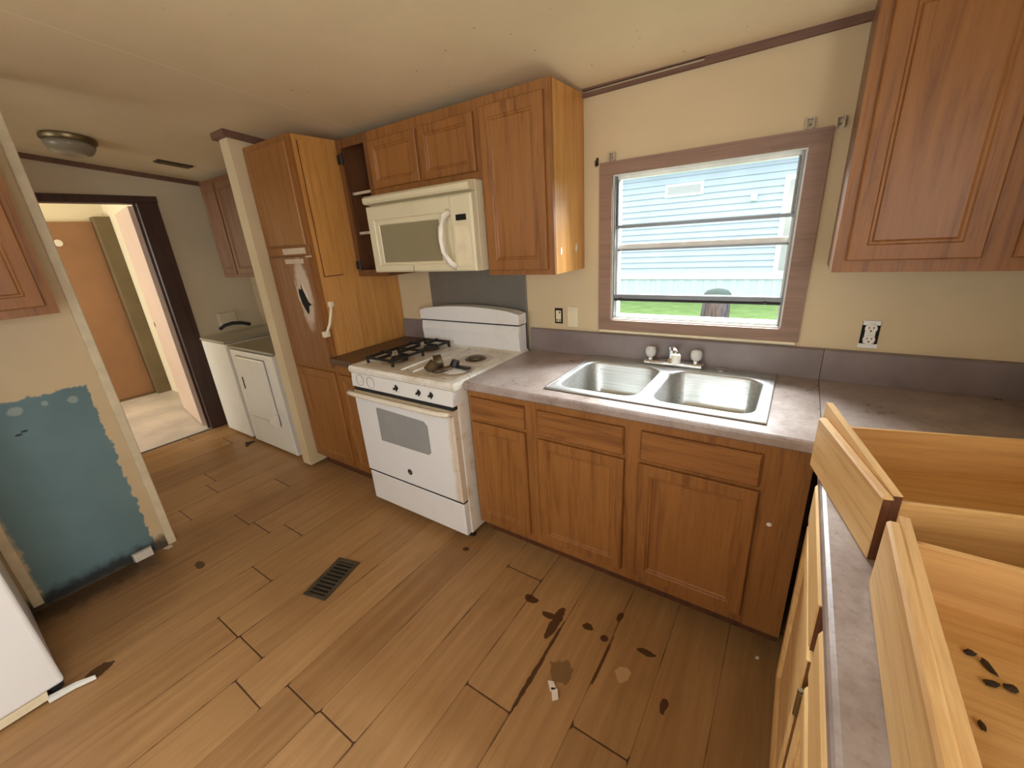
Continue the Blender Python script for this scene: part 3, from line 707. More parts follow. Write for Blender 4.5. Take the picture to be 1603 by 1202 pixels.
fc = thing('faucet', 'chrome two handle kitchen faucet with clear knobs behind the sink', 'faucet', (1.59, -.068, .922))
bm = BM(); box(bm, 1.457, 1.727, -.098, -.042, .9228, .945, .009, 3); obj('base_plate', bm, 'chrome', fc, smooth=.7)
for x in (1.487, 1.693):
    bm = BM(); cone(bm, (x, -.07, .945), (x, -.07, .962), .014, .012); s_ = obj('valve_stem', bm, 'chrome', fc, smooth=.7)
    bm = BM(); lathe(bm, (x, -.07, .958), [(.014, 0), (.021, .006), (.025, .02), (.025, .036), (.020, .046), (.008, .049), (.002, .049)], 12); obj('knob', bm, 'acrylic', fc, 'clear faceted acrylic knob')
bm = BM(); lathe(bm, (1.584, -.066, .945), [(.024, 0), (.020, .008), (.014, .014), (.014, .05), (.018, .054), (.018, .066), (.012, .07), (.003, .07)], 24); obj('spout_post', bm, 'chrome', fc, smooth=.7)
bm = BM(); tube(bm, [(1.584, -.066, .998), (1.592, -.085, 1.010), (1.604, -.115, 1.018), (1.618, -.148, 1.012), (1.624, -.162, 1.0)], [.010, .011, .011, .011, .012], 14); obj('spout', bm, 'chrome', fc, smooth=3)
bm = BM(); lathe(bm, (1.626, -.166, .962), [(.017, 0), (.019, .004), (.019, .040), (.016, .044), (.003, .044)], 22); obj('aerator', bm, 'white', fc, 'white spout tip', smooth=.7)

# ------------------------------------------------------------------ stove
st = thing('gas_stove', 'dirty white freestanding gas stove with missing knobs, left of the oak base cabinets', 'stove', (.38, -.4, 0))
bm = BM(); box(bm, .0, .76, -.685, -.04, .055, .885, .006, 2); obj('body', bm, 'enamel_dirty', st, 'white side panels stained brown')
bm = BM()
zt = .922
rings(bm, [[(x, y, z) for (x, y) in ((x0, y0), (x1, y0), (x1, y1), (x0, y1))] for (x0, x1, y0, y1, z) in ((-.016, .774, -.715, -.045, .886), (-.018, .774, -.718, -.045, .905), (-.012, .769, -.712, -.045, zt), (.02, .738, -.68, -.13, zt+.002), (.035, .722, -.665, -.14, zt-.008))], True, True)
obj('cooktop', bm, 'cook', st, 'white cooktop with a sunken burner area')
bm = BM()   # grease pattern: raised ribs between left and right burner wells
for x in (.335, .425): tube(bm, [(x, -.64, zt-.007), (x, -.4, zt-.004), (x, -.16, zt-.007)], .006, 8)
obj('cooktop_rib', bm, 'enamel', st, smooth=3)
bm = BM(); prism(bm, [(-.722, .806), (-.716, .884), (-.66, .884), (-.66, .806)], 'x', .0, .762); cp = obj('control_panel', bm, 'enamel', st)
for (x, z, k) in ((.075, .848, 1), (.165, .846, 1)):
    bm = BM(); tube(bm, [(x+.031*math.cos(2*PI*i/28), -.7205, z+.031*math.sin(2*PI*i/28)) for i in range(28)], .0012, 6, True); obj('knob_outline', bm, 'stain', cp, 'faint ring where a knob is missing')
for (x, z) in ((.375, .846), (.54, .846), (.625, .846)):
    bm = BM(); lathe(bm, (x, -.7195, z), [(.012, 0), (.012, -.004), (.007, -.005), (.006, -.02), (.002, -.02)], 14, 'y')
    box(bm, x-.002, x+.002, -.728, -.72, z-.018, z+.018, .001); obj('knob_stem', bm, 'black', cp, 'bare black knob stem')
# oven door with window and handle
FD = Face('-y', -.688); u0, u1, v0, v1 = .006, .756, .268, .782
bm = BM(); rings(bm, [rect(FD, u0, u1, v0, v1, 0), rect(FD, u0, u1, v0, v1, .034), rect(FD, u0+.008, u1-.008, v0+.008, v1-.008, .042)], True, True); od = obj('oven_door', bm, 'enamel_door', st)
bm = BM(); wp = [(.188, .505), (.56, .505), (.578, .52), (.578, .672), (.555, .695), (.198, .708), (.188, .70)]; prism(bm, wp, 'y', -.7325, -.7295); obj('oven_window', bm, 'glassgrey', od, 'grey oven window')
bm = BM(); lathe(bm, (.385, -.7302, .352), [(.0175, 0), (.0175, -.002), (.015, -.003), (.002, -.003)], 24, 'y'); bd = obj('badge', bm, 'blackgloss', od, 'small round dark badge')
bm = BM(); tube(bm, [(.385+.013*math.cos(2*PI*i/20), -.7334, .352+.013*math.sin(2*PI*i/20)) for i in range(20)], .0009, 5, True)
tube(bm, [(.378, -.7334, .355), (.376, -.7334, .348), (.381, -.7334, .345), (.384, -.7334, .352), (.389, -.7334, .357), (.393, -.7334, .350), (.389, -.7334, .346)], .0009, 5); obj('badge_script', bm, 'alu', bd)
bm = BM(); tube(bm, [(.0, -.735, .775), (.012, -.762, .778), (.06, -.768, .778), (.38, -.772, .778), (.70, -.768, .778), (.748, -.762, .778), (.762, -.735, .775)], .013, 12)
obj('door_handle', bm, 'enamel_dirty', od, 'cream oven handle with worn grease', smooth=3)
bm = BM(); box(bm, .004, .758, -.716, -.688, .7835, .8055, 0); obj('door_gap', bm, 'rubber', st, 'black gap above the oven door')
bm = BM(); box(bm, .006, .756, -.722, -.688, .2585, .2675, 0); obj('door_gap', bm, 'rubber', st, 'black gap above the drawer')
FD2 = Face('-y', -.688)
bm = BM(); rings(bm, [rect(FD2, .008, .754, .062, .258, 0), rect(FD2, .008, .754, .062, .258, .03), rect(FD2, .016, .746, .07, .25, .037)], True, True); obj('storage_drawer', bm, 'enamel', st)
bm = BM(); prism(bm, [(-.12, .918), (-.128, 1.02), (-.118, 1.075), (-.118, .918)], 'x', .0, .762); box(bm, .0, .762, -.117, -.045, .9, 1.08, .004)
obj('backguard_base', bm, 'enamel', st)
bm = BM(); n = 14
arc = [(-.006 + .774*i/n, 1.135 + .035*math.sin(PI*min(max((i/n-.0), 0), 1))**.6) for i in range(n+1)]
prism(bm, [(-.006, 1.078)] + arc + [(.768, 1.078)], 'y', -.128, -.05); obj('backguard_top', bm, 'enamel', st, 'curved top of the backguard')
bm = BM(); box(bm, .0, .762, -.1265, -.06, 1.070, 1.079, 0); obj('backguard_gap', bm, 'rubber', st)
for (x, y) in ((.04, -.64), (.72, -.64), (.04, -.1), (.72, -.1)):
    bm = BM(); cone(bm, (x, y, 0), (x, y, .056), .018, .014, 14); obj('leg', bm, 'black', st)
# burners
def burner(x, y, tilt=0.0, cap=True):
    bm = BM(); lathe(bm, (x, y, zt-.008), [(.062, 0), (.058, .004), (.042, .004), (.040, .012), (.030, .014), (.003, .014)], 26); b = obj('burner', bm, 'burnt', st, smooth=.7)
    if cap:
        bm = BM(); lathe(bm, (x, y, zt+.007), [(.034, 0), (.036, .004), (.034, .009), (.004, .010)], 26); obj('burner_cap', bm, 'black', b, smooth=.7)
burner(.165, -.51); burner(.165, -.245); burner(.585, -.31, cap=False)
bm = BM(); lathe(bm, (.62, -.52, zt-.008), [(.066, 0), (.062, .003), (.05, .003), (.036, .008), (.004, .008)], 26); rb = obj('burner', bm, 'enamel', st, 'white burner base without its cap', smooth=.7)
bm = BM(); cone(bm, (.505, -.60, zt-.005), (.515, -.56, zt+.03), .034, .030, 20); cone(bm, (.50, -.55, zt+.028), (.53, -.52, zt+.034), .038, .034, 20); cone(bm, (.545, -.60, zt-.004), (.60, -.53, zt+.004), .014, .016, 14)
obj('burner_head', bm, 'burnt', st, 'loose burner head knocked on its side', smooth=.7)
bm = BM(); cone(bm, (.59, -.50, zt+.001), (.60, -.49, zt+.035), .026, .02, 18); box(bm, .62, .70, -.52, -.49, zt+.0, zt+.010, .003); obj('burner_cap', bm, 'black', st)
# grate on the left: two linked squares with fingers
bm = BM(); gx0, gx1, gy0, gym, gy1, gz = .04, .25, -.62, -.39, -.16, zt+.034
for (p, q) in (((gx0, gy0), (gx1, gy0)), ((gx0, gy1), (gx1, gy1)), ((gx0, gy0), (gx0, gy1)), ((gx1, gy0), (gx1, gy1)), ((gx0, gym), (gx1, gym))):
    box(bm, min(p[0], q[0])-.007, max(p[0], q[0])+.007, min(p[1], q[1])-.007, max(p[1], q[1])+.007, gz-.014, gz, .003)
for (x, y) in ((gx0, gy0), (gx1, gy0), (gx0, gym), (gx1, gym), (gx0, gy1), (gx1, gy1)): box(bm, x-.007, x+.007, y-.007, y+.007, zt-.006, gz, .002)
for cy in ((gy0+gym)/2, (gym+gy1)/2):
    cx = (gx0+gx1)/2
    for (dx, dy) in ((1, 0), (-1, 0), (0, 1), (0, -1)):
        a = (cx+dx*.035, cy+dy*.035); e = (cx+dx*.118, cy+dy*.122)
        box(bm, min(a[0], e[0])-.005, max(a[0], e[0])+.005, min(a[1], e[1])-.005, max(a[1], e[1])+.005, gz-.012, gz+.006, .002)
tag(obj('burner_grate', bm, 'black'), 'black iron grate lying over the left burners of the stove', 'grate')
# grey sheet on the wall behind the stove
bm = BM(); box(bm, .0, .752, -.012, -.001, .62, 1.40, .002); tag(obj('heat_shield', bm, 'grey_sheet'), 'grey sheet on the wall behind the stove below the microwave', 'wall panel')

# ------------------------------------------------------------------ upper cabinets
uc = thing('wall_cabinet', 'short oak wall cabinet with two small doors above the microwave', 'cabinet', (.36, -.16, 1.815))
F = Face('-y', -.302)
carcass(uc, -.028, .7345, -.302, -.002, 1.812, 2.135, mat='oak'); face_frame(F, [(.01, .32, 1.86, 2.07), (.385, .69, 1.86, 2.07)], -.028, .7345, 1.812, 2.135, uc)
panel_door(Face('-y', -.32), -.012, .348, 1.848, 2.085, uc, sw=.048); panel_door(Face('-y', -.32), .374, .716, 1.846, 2.088, uc, sw=.048)
uc2 = thing('wall_cabinet', 'tall one door oak wall cabinet between the microwave and the window', 'cabinet', (.92, -.16, 1.37))
carcass(uc2, .7355, 1.11, -.302, -.002, 1.372, 2.135, mat='side'); face_frame(F, [(.78, 1.04, 1.42, 2.06)], .7355, 1.11, 1.372, 2.135, uc2)
panel_door(Face('-y', -.32), .752, 1.080, 1.396, 2.096, uc2, sw=.06)
for (y, z) in ((-.258, 1.472), (-.098, 1.478)):
    bm = BM(); prism(bm, [(y-.007, z-.018), (y+.004, z-.016), (y+.008, z), (y+.002, z+.018), (y-.006, z+.012)], 'x', 1.109, 1.1125); obj('torn_veneer', bm, 'paper', uc2, 'pale torn spot on the side')
uc3 = thing('wall_cabinet', 'large oak wall cabinet at the right edge, right of the window', 'cabinet', (2.45, -.16, 1.37))
carcass(uc3, 2.118, 2.785, -.302, -.002, 1.372, 2.14, mat='brown'); face_frame(F, [(2.17, 2.42, 1.43, 2.07), (2.53, 2.75, 1.43, 2.07)], 2.118, 2.785, 1.372, 2.14, uc3)
panel_door(Face('-y', -.32), 2.149, 2.446, 1.408, 2.10, uc3, sw=.056); panel_door(Face('-y', -.32), 2.505, 2.775, 1.408, 2.10, uc3, sw=.056)
uo = thing('open_shelf_cabinet', 'narrow doorless wall cabinet with shelves between pantry and microwave', 'cabinet', (-.17, -.16, 1.37))
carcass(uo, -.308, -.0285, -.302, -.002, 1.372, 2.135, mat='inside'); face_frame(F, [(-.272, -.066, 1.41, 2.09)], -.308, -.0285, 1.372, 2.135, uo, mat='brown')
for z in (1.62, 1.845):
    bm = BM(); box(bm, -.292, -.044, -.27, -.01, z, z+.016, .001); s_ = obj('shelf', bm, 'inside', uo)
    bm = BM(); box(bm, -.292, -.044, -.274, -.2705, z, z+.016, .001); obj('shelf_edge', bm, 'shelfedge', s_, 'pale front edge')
for z in (1.44, 2.035):
    bm = BM(); box(bm, -.300, -.262, -.334, -.3205, z-.025, z+.025, .003); cone(bm, (-.262, -.33, z-.03), (-.262, -.33, z+.03), .008); obj('hinge', bm, 'black', uo, 'dark hinge left without its door')

# ------------------------------------------------------------------ microwave
mw = thing('microwave', 'almond over the range microwave under the small cabinet above the stove', 'microwave', (.37, -.2, 1.40))
bm = BM(); box(bm, -.022, .7335, -.375, -.004, 1.40, 1.8105, .004); obj('body', bm, 'almond', mw)
bm = BM(); prism(bm, [(-.3755, 1.758), (-.418, 1.766), (-.425, 1.775), (-.425, 1.795), (-.41, 1.806), (-.3755, 1.8085)], 'x', -.022, .7335); obj('vent_grille', bm, 'almond', mw)
F = Face('-y', -.3755)
bm = BM(); rings(bm, [rect(F, -.022, .6, 1.402, 1.752, 0), rect(F, -.022, .6, 1.402, 1.752, .032), rect(F, -.014, .598, 1.41, 1.744, .039),
     rect(F, .03, .548, 1.438, 1.682, .039), rect(F, .036, .542, 1.444, 1.676, .033), rect(F, .064, .514, 1.452, 1.655, .033), rect(F, .068, .51, 1.456, 1.651, .028)], True, True); md = obj('door', bm, 'almond', mw)
bm = BM(); fbox(bm, F, .0675, .5105, 1.4555, 1.6515, .0282, .0295, 0); obj('window', bm, 'mwglass', md, 'brown beige window')
bm = BM(); tube(bm, [(.590, -.412, 1.680), (.582, -.440, 1.660), (.570, -.462, 1.61), (.568, -.466, 1.555), (.574, -.462, 1.50), (.590, -.440, 1.445), (.600, -.412, 1.425)], [.017, .016, .013, .012, .013, .016, .018], 12); obj('door_handle', bm, 'white', md, smooth=3)
bm = BM(); rings(bm, [rect(F, .6015, .7335, 1.402, 1.752, 0), rect(F, .6015, .7335, 1.402, 1.752, .032), rect(F, .6025, .722, 1.408, 1.744, .039)], True, True); cp = obj('control_panel', bm, 'almond', mw)
bm = BM(); fbox(bm, F, .632, .697, 1.637, 1.664, .0385, .0405, .001); obj('display', bm, 'blackgloss', cp, 'black clock display')
bm = BM(); fbox(bm, F, .618, .71, 1.43, 1.615, .0385, .0398, .001); obj('keypad', bm, 'cream', cp)
bm = BM(); fbox(bm, F, .3, .303, 1.402, 1.436, .0392, .0398, 0); obj('door_seam', bm, 'rubber', md)

# ------------------------------------------------------------------ pantry
pn = thing('pantry_cabinet', 'tall oak pantry cabinet with a torn door beside the wing wall', 'cabinet', (-.46, -.3, 0))
carcass(pn, -.805, -.312, -.585, -.004, .105, 2.14, mat='side'); F = Face('-y', -.585)
face_frame(F, [(-.755, -.352, 1.60, 2.08), (-.755, -.352, .86, 1.50), (-.755, -.352, .15, .79)], -.805, -.312, .105, 2.14, pn)
FP = Face('-y', -.603)
bm = BM(); rings(bm, [rect(FP, -.772, -.335, 1.582, 2.108, 0), rect(FP, -.772, -.335, 1.582, 2.108, .014), rect(FP, -.767, -.340, 1.587, 2.103, .018)], True, True); du = obj('door', bm, 'oak_panel', pn)
# middle rail with the pale veneer lifted off
bx('shelf_rail', 'oak_x', pn, -.78, -.318, -.612, -.6035, 1.520, 1.574); bx('veneer_strip', 'shelfedge', pn, -.60, -.36, -.618, -.6125, 1.532, 1.566, .001, label='pale strip of bare veneer')
bx('veneer_strip', 'shelfedge', pn, -.58, -.385, -.628, -.6225, 1.478, 1.505, .001, label='pale strip at the top of the torn door')
bm = BM(); box(bm, -.345, -.308, -.632, -.6125, 1.512, 1.5195, .001); obj('catch_plate', bm, 'shelfedge', pn)
# torn lower door: a slab with a ragged hole
hole = [(-.53, 1.385), (-.512, 1.335), (-.492, 1.325), (-.478, 1.375), (-.472, 1.33), (-.45, 1.29), (-.43, 1.25), (-.405, 1.235), (-.438, 1.225), (-.447, 1.19), (-.468, 1.172), (-.492, 1.205), (-.513, 1.24), (-.524, 1.29)]
hc = Vector((-.48, 1.27)); U0, U1, V0, V1 = -.772, -.335, .84, 1.515
def ray_hit_poly(a, poly, c):
    d = Vector((math.cos(a), math.sin(a))); best = 1e9
    for i in range(len(poly)):
        p = Vector(poly[i])-c; q = Vector(poly[(i+1) % len(poly)])-c; e = q-p
        den = d.x*e.y-d.y*e.x
        if abs(den) < 1e-12: continue
        t = (p.x*e.y-p.y*e.x)/den; s = (p.x*d.y-p.y*d.x)/den
        if t > 1e-6 and -1e-6 <= s <= 1+1e-6: best = min(best, t)
    return c+d*best
R4 = [(U0, V0), (U1, V0), (U1, V1), (U0, V1)]
angs = sorted({math.atan2(p[1]-hc.y, p[0]-hc.x) % (2*PI) for p in hole+R4})
inner = [ray_hit_poly(a, hole, hc) for a in angs]; outer = [ray_hit_poly(a, R4, hc) for a in angs]
bm = BM(); mp = lambda L, n: [FP(p.x, p.y, n) for p in L]
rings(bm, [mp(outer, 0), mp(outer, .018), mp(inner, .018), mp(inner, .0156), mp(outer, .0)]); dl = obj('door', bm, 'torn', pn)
bm = BM()
for pts in ([(-.470, 1.372), (-.448, 1.292), (-.428, 1.252), (-.430, 1.30)], [(-.534, 1.385), (-.526, 1.29), (-.515, 1.24), (-.528, 1.26)]):
    prism(bm, pts, 'y', -.6235, -.6212)
obj('torn_veneer', bm, 'paper', dl, 'pale torn veneer around the hole')
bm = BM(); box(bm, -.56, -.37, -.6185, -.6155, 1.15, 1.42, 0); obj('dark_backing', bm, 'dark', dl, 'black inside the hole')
panel_door(FP, -.772, -.335, .13, .805, pn, sw=.058)
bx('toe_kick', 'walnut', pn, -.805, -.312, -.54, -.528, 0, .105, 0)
bm = BM(); prism(bm, [(-.556, 1.405), (-.55, 1.398), (-.342, 1.398), (-.342, 2.11), (-.556, 2.11)], 'x', -.3115, -.304); spn = obj('side_panel', bm, 'side', pn, 'raised orange panel on the side')
bm = BM(); box(bm, -.3118, -.3095, -.561, -.5562, 1.392, 2.112, 0); box(bm, -.3118, -.3095, -.556, -.43, 1.392, 1.3975, 0); obj('groove', bm, 'walnut', spn, 'dark groove along the panel edge')
bm = BM(); tube(bm, [(-.300, -.562, 1.232), (-.288, -.580, 1.19), (-.286, -.605, 1.12), (-.296, -.632, 1.066)], .009, 10)
box(bm, -.3125, -.288, -.578, -.546, 1.215, 1.25, .006, 2); box(bm, -.314, -.286, -.655, -.612, 1.045, 1.082, .006, 2); obj('pull_handle', bm, 'cream', pn, 'cream plastic pull handle hanging off the corner', smooth=.8)
bc = thing('base_cabinet', 'small oak base cabinet squeezed between the pantry and the stove', 'cabinet', (-.16, -.3, 0))
carcass(bc, -.3115, -.012, -.585, -.02, .105, .872, mat='inside'); face_frame(F, [(-.27, -.05, .15, .79)], -.3115, -.012, .105, .872, bc)
panel_door(FP, -.288, -.03, .14, .80, bc, sw=.05); bx('toe_kick', 'walnut', bc, -.3115, -.012, -.54, -.528, 0, .105, 0)

# ------------------------------------------------------------------ laundry corner
lc = thing('wall_cabinet', 'dark two door wall cabinet above the laundry machines', 'cabinet', (-1.55, -.16, 1.37))
F = Face('-y', -.302)
carcass(lc, -2.185, -.92, -.302, -.002, 1.372, 2.135, mat='brown'); face_frame(F, [(-2.13, -1.93, 1.43, 2.07), (-1.87, -1.3, 1.43, 2.07)], -2.185, -.92, 1.372, 2.135, lc, mat='brown')
panel_door(Face('-y', -.32), -2.15, -1.915, 1.40, 2.10, lc, 'brown', 'brown'); panel_door(Face('-y', -.32), -1.895, -1.28, 1.40, 2.10, lc, 'brown', 'brown')
dr = thing('clothes_dryer', 'white clothes dryer with a dented front door beside the wing wall', 'dryer', (-1.4, -.33, 0))
bm = BM(); box(bm, -1.742, -1.058, -.60, -.03, .02, .845, .008, 2); obj('body', bm, 'dryer', dr)
bm = BM(); box(bm, -1.75, -1.05, -.632, -.03, .8455, .866, .008, 2); obj('top_lid', bm, 'lidshade', dr, 'top with shade in its colour')
F = Face('-y', -.6005)
bm = BM(); rings(bm, [rect(F, -1.735, -1.065, .022, .835, 0), rect(F, -1.735, -1.065, .022, .835, .026), rect(F, -1.725, -1.075, .032, .825, .031)], True, True); fp = obj('front_panel', bm, 'dryer', dr)
bm = BM(); rings(bm, [rect(F, -1.64, -1.20, .27, .79, .029), rect(F, -1.64, -1.20, .27, .79, .040), rect(F, -1.625, -1.215, .285, .778, .046)], True, True); dd = obj('door', bm, 'dryer', dr)
bm = BM()
for (a, b_, p, q) in ((-1.646, -1.194, .264, .270), (-1.646, -1.194, .790, .796), (-1.646, -1.640, .270, .790), (-1.200, -1.194, .270, .790)): fbox(bm, F, a, b_, p, q, .0311, .0325, 0)
obj('door_seal', bm, 'screw', dd, 'dark seam around the door')
bm = BM(); fbox(bm, F, -1.612, -1.59, .52, .62, .0455, .048, .001); obj('door_grip', bm, 'rubber', dd, 'dark finger grip')
bm = BM(); prism(bm, [(-1.30, .275), (-1.19, .255), (-1.185, .36), (-1.22, .385)], 'y', -.664, -.6405); obj('bent_flap', bm, 'white', dd, 'bent corner of the door')
bm = BM(); box(bm, -1.75, -1.05, -.12, -.04, .8665, .98, .01, 2); obj('console', bm, 'lidshade', dr)
wa = thing('washing_machine', 'plain white washing machine beside the doorway', 'washer', (-2.03, -.33, 0))
bm = BM(); box(bm, -2.262, -1.80, -.628, -.03, .02, .865, .008, 2); obj('body', bm, 'dryer', wa)
bm = BM(); box(bm, -2.265, -1.797, -.634, -.03, .8655, .89, .008, 2); obj('lid', bm, 'lidshade', wa, 'lid with shade in its colour')
ob = thing('outlet_box', 'pale outlet box with a black cord on the laundry wall', 'outlet', (-2.44, -.3, .92))
bx('box', 'wallshade', ob, -2.449, -2.40, -.385, -.235, .92, 1.05, .006)
bm = BM(); tube(bm, [(-2.42, -.40, .905), (-2.40, -.36, .935), (-2.39, -.29, .945), (-2.38, -.22, .935), (-2.36, -.15, .908)], .016, 10); obj('cord', bm, 'rubber', ob, 'thick black cord', smooth=3)

# ------------------------------------------------------------------ left side: upper cabinet and refrigerator
ul = thing('wall_cabinet', 'oak wall cabinet at the left edge above the blue patch', 'cabinet', (-.6, -2.0, 1.37))
carcass(ul, -.779, -.472, -2.11, -1.668, 1.372, 2.135, '+x', mat='oak'); FX = Face('+x', -.472)
face_frame(FX, [(-2.06, -1.75, 1.44, 2.07)], -2.11, -1.668, 1.372, 2.135, ul, mat='oak')
panel_door(Face('+x', -.454), -2.10, -1.70, 1.405, 2.10, ul)
fr = thing('refrigerator', 'white refrigerator front at the lower left edge with a torn kick plate', 'refrigerator', (-.4, -2.5, 0))
bm = BM(); box(bm, -.76, -.145, -2.84, -2.125, .03, 1.66, .01, 2); obj('body', bm, 'fridge', fr)
bm = BM(); box(bm, -.144, -.098, -2.845, -2.12, .05, 1.12, .012, 3); obj('door', bm, 'fridge', fr)
bm = BM(); box(bm, -.144, -.098, -2.845, -2.12, 1.13, 1.66, .012, 3); obj('freezer_door', bm, 'fridge', fr)
bm = BM(); prism(bm, [(-2.84, .012), (-2.175, .012), (-2.17, .048), (-2.84, .048)], 'x', -.125, -.105); obj('kick_plate', bm, 'cream', fr, 'pale bent kick plate')
bm = BM(); prism(bm, [(-.112, -2.172), (-.090, -2.178), (-.080, -2.11), (-.058, -2.052), (-.064, -2.050), (-.094, -2.10)], 'z', .006, .022); obj('bent_bracket', bm, 'aluwhite', fr, 'bent bracket poking out of the corner')
bm = BM(); cone(bm, (-.16, -2.15, 0), (-.16, -2.15, .03), .022); cone(bm, (-.16, -2.8, 0), (-.16, -2.8, .03), .022); cone(bm, (-.7, -2.15, 0), (-.7, -2.15, .03), .022); cone(bm, (-.7, -2.8, 0), (-.7, -2.8, .03), .022); obj('feet', bm, 'rubber', fr)

# ------------------------------------------------------------------ right run of cabinets
rc = thing('base_cabinet', 'oak base cabinet of the right run, seen edge on below the worktop', 'cabinet', (2.47, -.97, 0))
carcass(rc, 2.184, 2.78, -1.285, -.6535, .105, .872, '-x', mat='inside'); FR = Face('-x', 2.184)
face_frame(FR, [(-1.24, -.83, .735, .83), (-1.24, -.83, .16, .70)], -1.285, -.6535, .105, .872, rc, mat='brown')
slab_front(Face('-x', 2.166), -1.255, -.80, .745, .862, rc, mat='raw'); 
d = panel_door(Face('-x', 2.166), -1.27, -.81, .14, .735, rc, 'raw', 'raw')
bx('door_edge', 'brown', d, 2.150, 2.1655, -1.2712, -1.2702, .145, .732, 0, label='dark stained near edge')
bx('front_edge', 'walnut', rc, 2.150, 2.1655, -1.2562, -1.2552, .748, .859, 0, label='dark stained end of the drawer front')
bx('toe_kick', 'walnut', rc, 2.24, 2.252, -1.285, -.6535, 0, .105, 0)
rc2 = thing('base_cabinet', 'oak base cabinet of the right run nearest the camera', 'cabinet', (2.47, -1.6, 0))
carcass(rc2, 2.184, 2.78, -1.92, -1.2855, .105, .872, '-x', mat='inside')
face_frame(FR, [(-1.88, -1.33, .735, .83), (-1.88, -1.33, .16, .70)], -1.92, -1.2855, .105, .872, rc2, mat='brown')
slab_front(Face('-x', 2.166), -1.90, -1.31, .745, .858, rc2, mat='raw'); panel_door(Face('-x', 2.166), -1.90, -1.31, .14, .715, rc2, 'raw', 'raw')
bm = BM(); box(bm, 2.146, 2.1655, -1.305, -1.29, .62, .68, .002); cone(bm, (2.146, -1.2975, .615), (2.146, -1.2975, .685), .005); obj('hinge', bm, 'brass', rc2)
bx('toe_kick', 'walnut', rc2, 2.24, 2.252, -1.92, -1.2855, 0, .105, 0)

# ------------------------------------------------------------------ loose drawers on the worktop
def loose_drawer(label, loc, rz, W, D, h, hs, rise):
    """origin at the near end of the front's outer face, +x into the box, +y along the front"""
    t = thing('drawer', label, 'drawer', loc, rz, 'loose drawers on the right worktop')
    def q(name, mat, *b, bev=.002, lab=None, par=None):
        bm = BM(); box(bm, *b, bev); return obj(name, bm, mat, par or t, lab, local=True)
    fr_ = q('front_panel', 'raw', 0, .019, 0, W, .0, h, bev=.004)
    q('end_grain', 'walnut', .0005, .0185, -.0015, -.0002, .004, h-.004, bev=0, lab='dark stained end', par=fr_)
    bm = BM(); prism(bm, [(.012, .004), (W+.03, .004), (W+.03, hs+rise), (.012, hs)], 'x', .0195, .034); ib = obj('inner_front', bm, 'raw', t, local=True)
    q('end_grain', 'walnut', .020, .0335, .0105, .0118, .006, hs-.002, bev=0, lab='dark stained end', par=ib)
    q('side', 'rawx', .0345, D, .018, .030, .004, hs-.02); q('side', 'rawx', .0345, D, W-.012, W, .004, hs-.02)
    q('back', 'raw', D-.012, D, .0305, W-.0125, .012, hs-.02); q('bottom', 'rawx', .0345, D-.0125, .0305, W-.0125, .010, .016, bev=0)
    return t
loose_drawer('loose oak drawer standing askew on the worktop corner beside the sink', (2.216, -1.150, .9145), math.radians(14.3), .363, .50, .142, .142, .03)
loose_drawer('nearest loose oak drawer with dark crumbs inside, lower right corner', (2.204, -1.66, .9145), math.radians(-1.2), .44, .52, .142, .136, .0)
rr = random.Random(5)
for k, (x, y, r) in enumerate([(2.315, -1.33, .007), (2.33, -1.345, .009), (2.325, -1.375, .007), (2.345, -1.37, .008), (2.36, -1.39, .006), (2.355, -1.43, .006), (2.345, -1.49, .007), (2.36, -1.505, .009), (2.30, -1.45, .006), (2.29, -1.52, .007), (2.40, -1.36, .008)]):
    bm = BM(); bmesh.ops.create_icosphere(bm, subdivisions=2, radius=1.0)
    sx, sy = rr.uniform(.7, 1.5), rr.uniform(.5, .9)
    for v in bm.verts: v.co = Vector((v.co.x*r*sx*rr.uniform(.6, 1.25), v.co.y*r*sy*rr.uniform(.6, 1.25), v.co.z*.003)) 
    o = obj('crumb', bm, 'crumb'); o.location = (x, y, .9345); o.rotation_euler = (0, 0, rr.uniform(0, 6))
    tag(o, 'dark crumb of dirt on the bottom of the nearest loose drawer', 'crumb', 'dark crumbs in the nearest drawer')

# ------------------------------------------------------------------ small things on walls, ceiling, floor
fl = thing('ceiling_light', 'round brass rimmed flush ceiling light near the doorway', 'lamp', (-1.72, -1.14, ceil_z(-1.14)), 0)
fl.rotation_euler = (-math.atan(.115), 0, 0)
bm = BM(); lathe(bm, (0, 0, 0), [(.122, -.001), (.128, -.008), (.128, -.024), (.12, -.034), (.11, -.034)], 36); obj('rim', bm, 'brass', fl, local=True, smooth=.7)
bm = BM(); lathe(bm, (0, 0, 0), [(.116, -.035), (.112, -.06), (.096, -.084), (.06, -.1), (.02, -.106), (.004, -.106)], 36); obj('glass_bowl', bm, 'frost', fl, local=True, smooth=3)
cv = thing('ceiling_vent', 'small brown vent in the ceiling above the laundry', 'vent', (-1.90, -.565, ceil_z(-.565))); cv.rotation_euler = (-math.atan(.115), 0, 0)
bm = BM(); box(bm, -.045, .045, -.11, .11, -.010, -.0005, .003); obj('frame', bm, 'register', cv, local=True)
for i in range(5):
    bm = BM(); box(bm, -.036+.016*i, -.028+.016*i, -.095, .095, -.014, -.0105, .0); obj('louver', bm, 'brass', cv, local=True)
fv = thing('floor_register', 'dark metal heat register in the plank floor in front of the stove', 'vent', (.305, -1.245, .0), math.radians(14))
bm = BM()
for (a, b_, c_, d_) in ((-.068, .068, -.125, -.105), (-.068, .068, .105, .125), (-.068, -.048, -.105, .105), (.048, .068, -.105, .105)): box(bm, a, b_, c_, d_, .0005, .007, .002)
obj('frame', bm, 'register', fv, local=True)
bm = BM(); box(bm, -.048, .048, -.105, .105, .0006, .0016, 0); obj('duct_void', bm, 'dark', fv, local=True)
